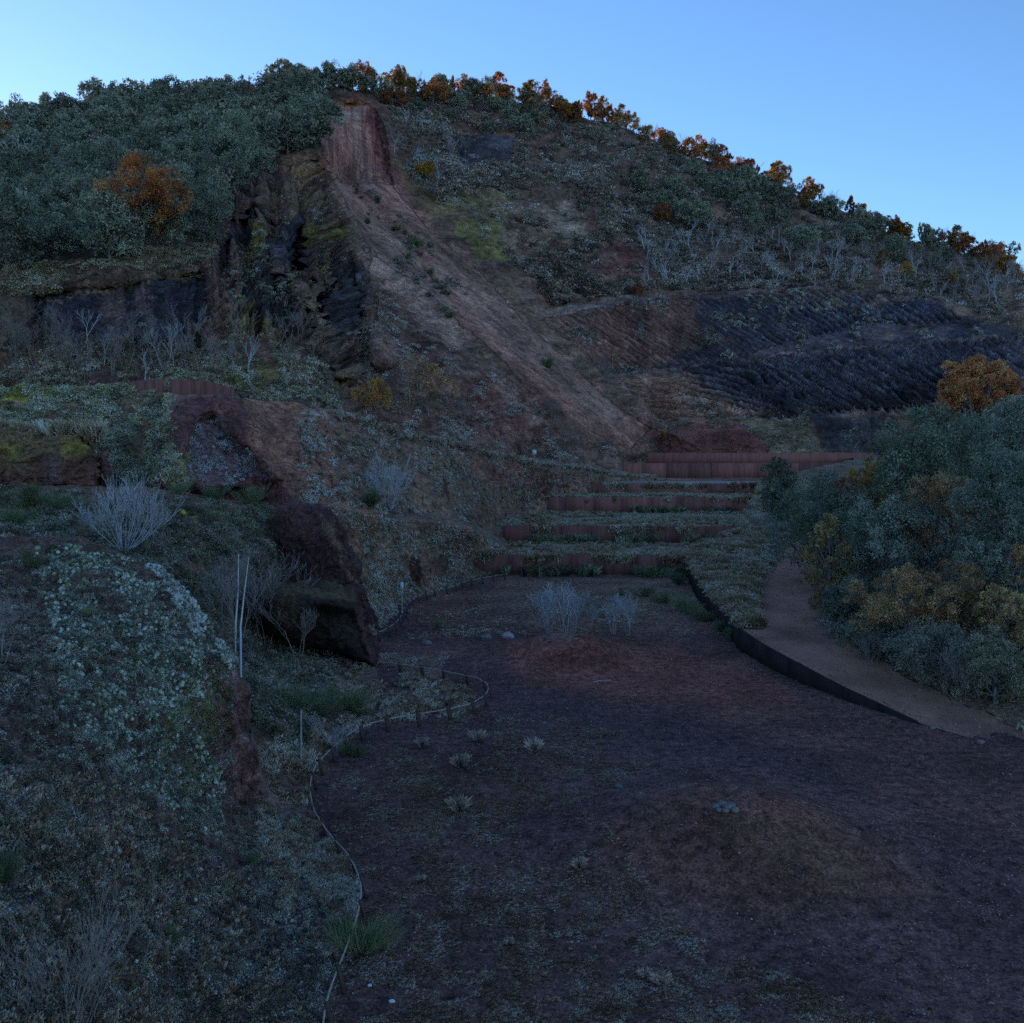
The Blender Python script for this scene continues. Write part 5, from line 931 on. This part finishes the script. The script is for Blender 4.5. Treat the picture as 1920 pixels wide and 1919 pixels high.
for a, b, s, lab in ((1210, 1120, 1.0, 'dark broom on the back floor'), (1250, 1130, 1.2, 'broom bush left of the black edging wall'), (1285, 1150, 1.3, 'broom bush below the head of the black edging wall'), (1270, 1095, 1.2, 'broom bush in front of the lowest steel wall'), (1230, 1085, 1.1, 'broom bush under the right end of the lowest wall'), (1315, 1165, 1.0, 'broom bush against the black edging wall'), (1355, 1185, .9, 'broom tuft at the bend of the black edging wall'), (1165, 1120, .6, 'small broom left of the broom group'), (1370, 1200, .7, 'last broom tuft beside the black edging'), (818, 1180, .5, 'low dark bush behind the mossy boulder'), (800, 1252, .3, 'small dark tuft on the rail')):
    q = P(a, b, float(Dh(a, b, .0))); q[2] = float(floor_z(q[0], q[1])) - .05; broom(q, s * .95, lab)
TUFT = [mesh_np('grass_tuft', *tuft_blades(120, .6, .006, .42), M_DRY, np.full((480, 3), .11), smooth=False) for _ in range(3)]
for a, b, s, lab in ((862, 1440, .9, 'brownish grass tuft on the black floor'), (1000, 1410, .9, 'pale spreading tuft beyond the rail loop'), (860, 1525, .9, 'reddish tuft in the middle of the floor'), (895, 1390, .8, 'tuft just below the rail loop'), (1085, 1650, .55, 'grey green tuft left of the crater mound'), (845, 1320, .7, 'tall wispy tuft inside the rail loop'), (790, 1400, .7, 'tuft below the left side of the rail loop'), (1240, 1850, .5, 'yellowish tuft near the bottom edge'), (1210, 1835, .4, 'second yellowish tuft near the bottom edge'), (790, 1655, .3, 'small yellow green tuft on the near floor'), (955, 1770, .3, 'tiny yellow green tuft on the near floor')):
    q = P(a, b, float(Dh(a, b, .0))); q[2] = float(floor_z(q[0], q[1])); o = link('grass_tuft', random.choice(TUFT), loc=q, rz=random.random() * 6, label=lab, cat='grass tuft'); o.scale = (s, s, s)

# ================================================================== ROCKS
def rock_outline(name, poly, D0, Tk, cf, label, cat='rock', seed=1, nr=150, na=420, amp=.3, fr=.5, back=1.4, cave=None, flat=.55):
    poly = np.array(poly, float); L = np.concatenate([poly, poly[:1]]); dl = np.concatenate([[0], np.cumsum(np.hypot(*np.diff(L, axis=0).T))]); u = np.linspace(0, dl[-1], na, endpoint=False)
    ox, oy = np.interp(u, dl, L[:, 0]), np.interp(u, dl, L[:, 1]); c = np.array([ox.mean(), oy.mean()]); th = np.linspace(0, math.pi, nr)[1:-1]
    s = np.sin(th)[:, None]; dd = -np.cos(th)[:, None]; s2 = s ** flat
    px = c[0] + s2 * (ox - c[0])[None]; py = c[1] + s2 * (oy - c[1])[None]; D = D0 + dd * Tk * np.where(dd > 0, back, 1) + 0 * px
    if cave: D = D + cave[1] * ss(-8, 14, polysd(cave[0], px, py)) * (dd < 0)
    X = P(px, py, D); cen = X.mean((0, 1)); N = X - cen; N /= np.linalg.norm(N, axis=-1, keepdims=True)
    X = X + N * (amp * fbm(X[..., 0] * fr, X[..., 1] * fr, X[..., 2] * fr, 4, seed) + amp * .45 * fbm(X[..., 0] * fr * 3, X[..., 1] * fr * 3, X[..., 2] * fr * 5, 4, seed + 3) - amp * .8 * np.abs(fbm(X[..., 0] * fr * 1.3, X[..., 1] * fr, X[..., 2] * fr * 2.4, 4, seed + 8)) + amp * .16 * fbm(X[..., 0] * fr * 9, X[..., 1] * fr * 9, X[..., 2] * fr * 16, 3, seed + 12))[..., None]
    f0 = P(c[0], c[1], D0 - Tk); b0_ = P(c[0], c[1], D0 + Tk * back); col = cf(px, py, X)
    V = np.concatenate([X.reshape(-1, 3), f0[None], b0_[None]]); n_r = nr - 2; C_ = np.concatenate([col.reshape(-1, 3), col[0, :1], col[-1, :1]])
    i = np.arange(na); F4 = []
    for k in range(n_r - 1): F4.append(np.stack([k * na + i, k * na + (i + 1) % na, (k + 1) * na + (i + 1) % na, (k + 1) * na + i], -1))
    F4 = np.concatenate(F4); e1_ = np.stack([np.full(na, n_r * na), (i + 1) % na, i, i], -1)
    # cap fans as thin quads
    me = bpy.data.meshes.new(name); faces = F4.tolist() + [[n_r * na, int((q + 1) % na), int(q)] for q in i] + [[n_r * na + 1, int((n_r - 1) * na + q), int((n_r - 1) * na + (q + 1) % na)] for q in i]
    me.from_pydata(V.tolist(), [], faces); me.polygons.foreach_set('use_smooth', np.ones(len(faces), bool))
    a_ = me.color_attributes.new('Col', 'FLOAT_COLOR', 'POINT'); cc4 = np.ones((len(V), 4), np.float32); cc4[:, :3] = albedo(C_, M_ROCK); a_.data.foreach_set('color', cc4.ravel())
    sa_ = me.attributes.new('Str', 'FLOAT_VECTOR', 'POINT'); sa_.data.foreach_set('vector', np.ascontiguousarray((V * np.array([.05, .05, .8])).astype(np.float32)).ravel())
    me.materials.append(M_ROCK); me.update()
    return link(name, me, label=label, cat=cat)
rock_outline('rock_outcrop', [(-140, 802), (0, 806), (90, 808), (150, 816), (180, 838), (205, 885), (200, 925), (120, 925), (60, 935), (-140, 925)], 58.5, 3.2, painter((.052, .040, .036), [([(-140, 800), (180, 812), (185, 850), (90, 850), (30, 862), (-140, 850)], (.085, .095, .055), 8, .8), ([(0, 825), (40, 830), (30, 860), (0, 860)], MOSS, 6, .8), ([(130, 815), (178, 830), (180, 850), (120, 855)], (.14, .16, .035), 6, .8), ([(80, 850), (108, 850), (112, 925), (80, 925)], (.036, .042, .050), 5, .9)], warp=7), 'mossy topped brown rock block at the left picture edge', seed=1, amp=.8, flat=.3)
rock_outline('rock_outcrop', [(188, 850), (200, 855), (210, 880), (212, 905), (200, 912), (188, 900)], 57, 1.0, painter((.03, .027, .027), []), 'small dark rounded rock beside the mossy rock block', seed=2, amp=.12)
rock_outline('rock_spur', [(505, 1110), (503, 1040), (512, 985), (535, 955), (575, 947), (612, 952), (640, 975), (655, 1020), (672, 1065), (690, 1110), (700, 1180), (690, 1225), (560, 1215)], 55.5, 4.0, painter((.026, .022, .027), [([(520, 945), (630, 950), (640, 1000), (540, 1010)], (.036, .028, .034), 10, .9), ([(600, 960), (625, 975), (650, 1050), (690, 1110), (660, 1080), (620, 1000)], (.10, .095, .075), 6, .7), ([(520, 1050), (600, 1050), (600, 1100), (520, 1100)], (.022, .017, .016), 8, .8), ([(500, 1020), (515, 1020), (515, 1095), (500, 1095)], (.06, .07, .085), 5, .8)], warp=8), 'dark purple rock spur ending the side wall, behind the black overhang', seed=3, amp=1.1, fr=.35, flat=.32)
rock_outline('rock_overhang', [(470, 1112), (492, 1097), (540, 1090), (590, 1090), (640, 1098), (672, 1118), (688, 1150), (692, 1190), (705, 1225), (712, 1256), (670, 1242), (620, 1222), (560, 1212), (500, 1190)], 46.8, 3.4, painter((.012, .014, .015), [([(470, 1085), (640, 1095), (680, 1125), (640, 1120), (560, 1112), (480, 1120)], (.036, .048, .030), 7, .9), ([(480, 1110), (560, 1105), (560, 1170), (500, 1170)], (.034, .036, .026), 10, .7), ([(680, 1130), (712, 1250), (690, 1240), (672, 1160)], (.034, .026, .026), 6, .8)], warp=6), 'black overhanging rock with a grassy cap beside the fence', seed=4, amp=.45, fr=.45, flat=.45, cave=([(560, 1152), (600, 1138), (670, 1142), (684, 1190), (690, 1232), (640, 1236), (600, 1215), (545, 1205)], 1.1))
rock_outline('red_mound', [(1225, 830), (1245, 808), (1300, 806), (1355, 806), (1380, 800), (1400, 812), (1430, 832), (1440, 858), (1420, 880), (1240, 880)], 158, 6, painter((.060, .036, .034), [([(1330, 810), (1400, 810), (1430, 850), (1340, 850)], (.05, .03, .028), 12, .7)], warp=5), 'dark red earth mound at the head of the terraces', cat='mound', seed=5, amp=.9, fr=.3)
def stone(name, pos, r_, label, mat, seed, group=None, squash=.7):
    import bmesh
    bm = bmesh.new(); bmesh.ops.create_icosphere(bm, subdivisions=3, radius=1); V = np.array([v.co[:] for v in bm.verts]); sg = rng.uniform(-50, 50)
    n = 1 + .32 * fbm(V[:, 0] * 1.1 + sg, V[:, 1] * 1.1, V[:, 2] * 1.1, 4, seed) + .10 * fbm(V[:, 0] * 4 + sg, V[:, 1] * 4, V[:, 2] * 4, 3, seed + 1); V = V * n[:, None] * np.array([1.1, .9, squash]) * r_
    for v, c_ in zip(bm.verts, V): v.co = c_
    me = bpy.data.meshes.new(name); bm.to_mesh(me); bm.free(); me.materials.append(mat); return link(name, me, loc=(pos[0], pos[1], pos[2] + r_ * squash * .35), label=label, cat='rock', group=group)
def fl(a, b):
    D = float(Dh(a, b, 0.)); q = P(a, b, D)
    for _ in range(4): D = float(Dh(a, b, float(floor_z(q[0], q[1])))); q = P(a, b, D)
    return q
stone('boulder', fl(799, 1209), .26, 'small dark mossy boulder alone on the floor near the curved fence', M_STONE, 601)
stone('boulder', fl(911, 1199), .30, 'darker left boulder of the pair before the thin grass', M_STONE, 602)
stone('boulder', fl(953, 1197), .33, 'pale reddish right boulder of the pair before the thin grass', M_STONEL, 603)
stone('stone', fl(1748, 1367), .10, 'small stone just past the end of the black edging wall', M_STONE, 604)
stone('stone', fl(1838, 1394), .13, 'grey stone on the path edge near the right picture edge', M_STONE, 605)
stone('stone', fl(1160, 1478), .12, 'small dark rock left of the crater mound', M_STONE, 606)
stone('stone', fl(1040, 1200), .16, 'low stone at the top left of the far red mound', M_STONE, 607)
stone('stone', fl(1138, 1205), .15, 'low stone at the top right of the far red mound', M_STONE, 608)
for k, (a, b, r_) in enumerate(((1342, 1514, .10), (1354, 1510, .12), (1366, 1516, .13), (1378, 1520, .11), (1360, 1522, .09), (1348, 1520, .08), (1372, 1511, .08))): stone('crater_stone', fl(a, b), r_, 'grey stone in the small heap filling the crater of the near mound', M_STONE, 620 + k, 'stones in the mound crater')
stone('pebble', fl(693, 1849), .04, 'upper white pebble on the floor beside the near fence post', M_WHITE, 640); stone('pebble', fl(735, 1879), .05, 'lower white pebble on the floor beside the near fence post', M_WHITE, 641)
V, Fc = stem_mesh([(0, 0, 0), (.25, .08, .05), (.5, .1, .02), (.75, .16, .06)], .018, .01, 5); link('fallen_stick', mesh_np('fallen_stick', V, Fc, M_WTWIG), loc=fl(1113, 1281) + np.array([0, 0, .03]), label='pale crooked stick lying on the far red mound', cat='stick')

# ================================================================== STEEL WALLS
def box_(V, Fc, p0, p1, t, h0, h1, z0, z1):
    """vertical panel from p0 to p1 (xy), thickness t, bottom z0/z1, top h0/h1"""
    d = Vector((p1[0] - p0[0], p1[1] - p0[1], 0)).normalized(); n = Vector((-d.y, d.x, 0)) * t; k = len(V)
    for p, zb, zt in ((p0, z0, h0), (p1, z1, h1)):
        V += [(p[0], p[1], zb), (p[0] + n.x, p[1] + n.y, zb), (p[0] + n.x, p[1] + n.y, zt), (p[0], p[1], zt)]
    Fc += [(k, k + 4, k + 7, k + 3), (k + 1, k + 2, k + 6, k + 5), (k + 3, k + 7, k + 6, k + 2), (k, k + 1, k + 5, k + 4), (k, k + 3, k + 2, k + 1), (k + 4, k + 5, k + 6, k + 7)]
def steel_wall(name, pts, bottoms, tops, plen, mat, label, rib=True):
    pts = np.array(pts, float); dl = np.concatenate([[0], np.cumsum(np.hypot(*np.diff(pts[:, :2], axis=0).T))]); n = max(2, int(dl[-1] / plen)); u = np.linspace(0, dl[-1], n + 1)
    xs_, ys_ = np.interp(u, dl, pts[:, 0]), np.interp(u, dl, pts[:, 1]); bs, ts = np.interp(u, dl, bottoms), np.interp(u, dl, tops)
    root = link(name, None, loc=(xs_[0], ys_[0], bs[0]), label=label, cat='retaining wall'); o0 = np.array([xs_[0], ys_[0], bs[0]])
    for i in range(n):
        V = []; Fc = []; j = random.uniform(-.015, .015); a_ = (xs_[i] - o0[0], ys_[i] - o0[1]); b_ = (xs_[i + 1] - o0[0], ys_[i + 1] - o0[1]); gx_ = (b_[0] - a_[0]) * .004; gy_ = (b_[1] - a_[1]) * .004
        box_(V, Fc, (a_[0] + gx_, a_[1] + gy_ + j), (b_[0] - gx_, b_[1] - gy_ + j), .05, ts[i] - o0[2], ts[i + 1] - o0[2], bs[i] - o0[2] - .4, bs[i + 1] - o0[2] - .4)
        if rib and random.random() < .8: box_(V, Fc, (b_[0] - .05, b_[1] + j - .035), (b_[0] + .04, b_[1] + j - .035), .03, ts[i + 1] - o0[2] - .03, ts[i + 1] - o0[2] - .03, bs[i + 1] - o0[2] - .4, bs[i + 1] - o0[2] - .4)
        link('panel', mesh_np('panel', V, Fc, mat if random.random() < .65 else (M_CORTENB if mat is M_CORTEN else mat), smooth=False), parent=root)
    return root
rows = [(0, 890, 1312, 2.4, M_CORTENB, 'lowest rusted steel wall at the back of the pit floor'), (1, 942, 1380, 2.6, M_CORTENB, 'second rusted steel wall from the bottom'), (2, 958, 1425, 2.8, M_CORTEN, 'third rusted steel wall with dark shrubs before it'), (3, 1066, 1432, 3.0, M_CORTEN, 'fourth rusted steel wall with a white strip above it'), (4, 1118, 1600, 3.2, M_CORTEN, 'highest and longest rusted steel wall below the red mound')]
for k, x0, x1, pl_, mt, lab in rows:
    D, z, c = STEP[k]; X0 = (x0 - 960) / F * D; X1 = (x1 - 960) / F * D; xs_ = np.linspace(X0, X1, 14); pts = [(x, float(stepD(k, x)) - .02) for x in xs_]; zb = STEP[k - 1][1] if k else 0
    steel_wall('steel_wall', pts, [zb] * 14, [z + .10] * 14, pl_, mt, lab)
# low slab lip and parapet band behind the highest wall
V = []; Fc = []; box_(V, Fc, (14, 151), (56, 151.5), .4, 9.2, 9.2, 7.3, 7.3); link('steel_wall', mesh_np('parapet', V, Fc, M_CORTEN, smooth=False), label='plain reddish band of wall behind the highest steel wall', cat='retaining wall')
V = []; Fc = []; box_(V, Fc, (10.2, 121.5), (31, 121.0), 2.4, 5.80, 5.80, 5.4, 5.4); link('kerb_slab', mesh_np('kerb', V, Fc, mat_noise('pale concrete', (.30, .22, .19), (.44, .34, .30), 3), smooth=False), label='long pale stone kerb lying between the two upper steel walls', cat='kerb')
xx = []; yy = []; zz_ = []
for k in range(4):
    D, z, c = STEP[k]; x = rng.uniform((rows[k][1] - 960) / F * D, (rows[k][2] - 960) / F * D, 700); kp = fbm(x * .4, x * 0 + k * 7, o=3, seed=68) > .02; x = x[kp]; xx.append(x); yy.append(stepD(k, x) - .1 + rng.random(len(x)) * .25); zz_.append(np.full(len(x), z - .15) - rng.random(len(x)) * .5)
merge('dry_grass', THICK + BLADE, np.stack([np.concatenate(xx), np.concatenate(yy), np.concatenate(zz_)], -1), rng.uniform(.6, 1.5, sum(map(len, xx))), mixcol(sum(map(len, xx)), [(.10, .10, .08), (.06, .07, .045)]), M_DRY, 'grass spilling over the tops of the rusted steel walls', 'grass')
# rusted steel edging along the path, shade put into its near-black colour
steel_wall('path_edging', wallW[::-1][:, :2], [-.25] * len(wallW), list(wallW[::-1][:, 2] + .06), 2.0, M_SHADESTEEL, 'long curved steel edging, black with painted shade, holding the path above the pit floor', rib=False)
# upper bench steel walls
a0 = P(100, 728, 93.); a1 = P(215, 719, 90.); a2 = P(305, 710, 87.)
steel_wall('steel_wall', [a0[:2], a1[:2], a2[:2]], [a0[2] - 1.2] * 3, [a0[2], a1[2], a2[2]], 1.1, M_CORTENB, 'ribbed rusted wall on the upper bench at left')
a0 = P(318, 711, 87.); a1 = P(390, 715, 86.); a2 = P(432, 727, 84.); a3 = P(448, 744, 82)
steel_wall('steel_wall', [a0[:2], a1[:2], a2[:2], a3[:2]], [a0[2] - 2] * 4, [a0[2], a1[2], a2[2], a3[2]], 1.1, M_CORTENB, 'curved rusted wall on the upper bench above the red rock spur')

# ================================================================== LOW RAIL FENCES, SIGNS, STAKES
def rail_fence(pxs, label, post_every, hrail=.42, post_h=.5, smooth_n=160, sh=None, rail_r=.019):
    pts = []
    for a, b in pxs:
        q = fl(a, b); pts.append(q)
    pts = np.array(pts); t = np.arange(len(pts)); tt = np.linspace(0, len(pts) - 1, smooth_n)
    def cr(i, u):
        p0, p1, p2, p3 = pts[max(i - 1, 0)], pts[i], pts[min(i + 1, len(pts) - 1)], pts[min(i + 2, len(pts) - 1)]
        return .5 * ((2 * p1) + (-p0 + p2) * u + (2 * p0 - 5 * p1 + 4 * p2 - p3) * u * u + (-p0 + 3 * p1 - 3 * p2 + p3) * u ** 3)
    C_ = np.array([cr(min(int(q), len(pts) - 2), q - min(int(q), len(pts) - 2)) for q in tt]); C_[:, 2] = floor_z(C_[:, 0], C_[:, 1])
    root = link('rail_fence', None, loc=C_[0], label=label, cat='fence'); o0 = C_[0]; V = []; Fc = []
    for i in range(len(C_) - 1): tube(V, Fc, Vector(C_[i] - o0) + Vector((0, 0, hrail)), Vector(C_[i + 1] - o0) + Vector((0, 0, hrail)), rail_r, rail_r, 6)
    link('rail', mesh_np('rail', V, Fc, M_RAIL), parent=root)
    dl = np.concatenate([[0], np.cumsum(np.linalg.norm(np.diff(C_, axis=0), axis=1))]); n = int(dl[-1] / post_every)
    for k in range(n + 1):
        u = (k + .4) * post_every
        if u > dl[-1]: break
        p = np.array([np.interp(u, dl, C_[:, j]) for j in range(3)]) - o0; p2 = np.array([np.interp(min(u + .2, dl[-1]), dl, C_[:, j]) for j in range(3)]) - o0; d = Vector(p2 - p); d.z = 0
        if d.length < 1e-5: continue
        d.normalize(); nrm = Vector((d.y, -d.x, 0)); V = []; Fc = []
        # inclined flat plate post leaning onto the rail from the floor side
        b_ = Vector(p) + nrm * .16 + Vector((0, 0, -.1)); t_ = Vector(p) + nrm * .02 + Vector((0, 0, post_h)); w2 = d * .075; th_ = nrm * .03
        for c_ in (b_, t_): V += [tuple(c_ - w2 - th_), tuple(c_ + w2 - th_), tuple(c_ + w2 + th_), tuple(c_ - w2 + th_)]
        Fc += [(0, 1, 5, 4), (1, 2, 6, 5), (2, 3, 7, 6), (3, 0, 4, 7), (4, 5, 6, 7), (3, 2, 1, 0)]
        link('post', mesh_np('post', V, Fc, M_POST, smooth=False), parent=root)
    return root
rail_fence([(604, 2060), (607, 1960), (622, 1890), (650, 1815), (672, 1745), (676, 1690), (655, 1640), (622, 1600), (592, 1555), (582, 1505), (592, 1462), (622, 1428), (662, 1395), (715, 1374), (800, 1358), (868, 1345), (905, 1326), (915, 1306), (890, 1288), (830, 1276), (760, 1264), (712, 1258)], 'low steel rail snaking up from the bottom edge and looping back to the black rock', 1.25)
rail_fence([(700, 1206), (728, 1192), (748, 1175), (760, 1152), (775, 1135), (815, 1118), (845, 1112), (870, 1102), (910, 1094), (945, 1088)], 'far low rail fence curving along the foot of the lower side wall', 1.4, rail_r=.022)
# marker pole with white head
q = fl(754, 1166); sg = link('marker_pole', None, loc=q, label='slim grey pole with a white head standing at the curved far fence', cat='marker pole')
top_ = P(754, 1092, q[1])[2] - q[2]; V, Fc = stem_mesh([(0, 0, -.1), (0, 0, top_ - .4)], .035, .035, 8); link('pole', mesh_np('pole', V, Fc, M_WOOD), parent=sg)
V = []; Fc = []; box_(V, Fc, (-.09, -.05), (.09, -.05), .10, top_, top_, top_ - .42, top_ - .42); link('head', mesh_np('head', V, Fc, M_WHITE, smooth=False), parent=sg)
# white board
q = atg(e1, 1002, 868) ; q = P(1002, 866, 110.); ib = link('information_board', None, loc=q, label='small white square board on a thin post on the rim left of the terraces', cat='sign')
V, Fc = stem_mesh([(-.0, 0, -.8), (0, 0, .9)], .04, .04, 6); link('post', mesh_np('post', V, Fc, M_WOOD), parent=ib)
V = []; Fc = []; box_(V, Fc, (-.22, -.09), (.22, -.09), .04, 1.3, 1.3, .8, .8); link('panel', mesh_np('board', V, Fc, M_WHITE, smooth=False), parent=ib)
# stake
q = atg(g2, 564, 1432); q = P(564, 1428, float(q[1])); V, Fc = stem_mesh([(0, 0, -.3), (.03, 0, P(565, 1332, float(q[1]))[2] - q[2])], .035, .03, 7); link('wooden_stake', mesh_np('wooden_stake', V, Fc, M_WOOD), loc=q, label='upright weathered stake on the grassy bank left of the rail', cat='stake')
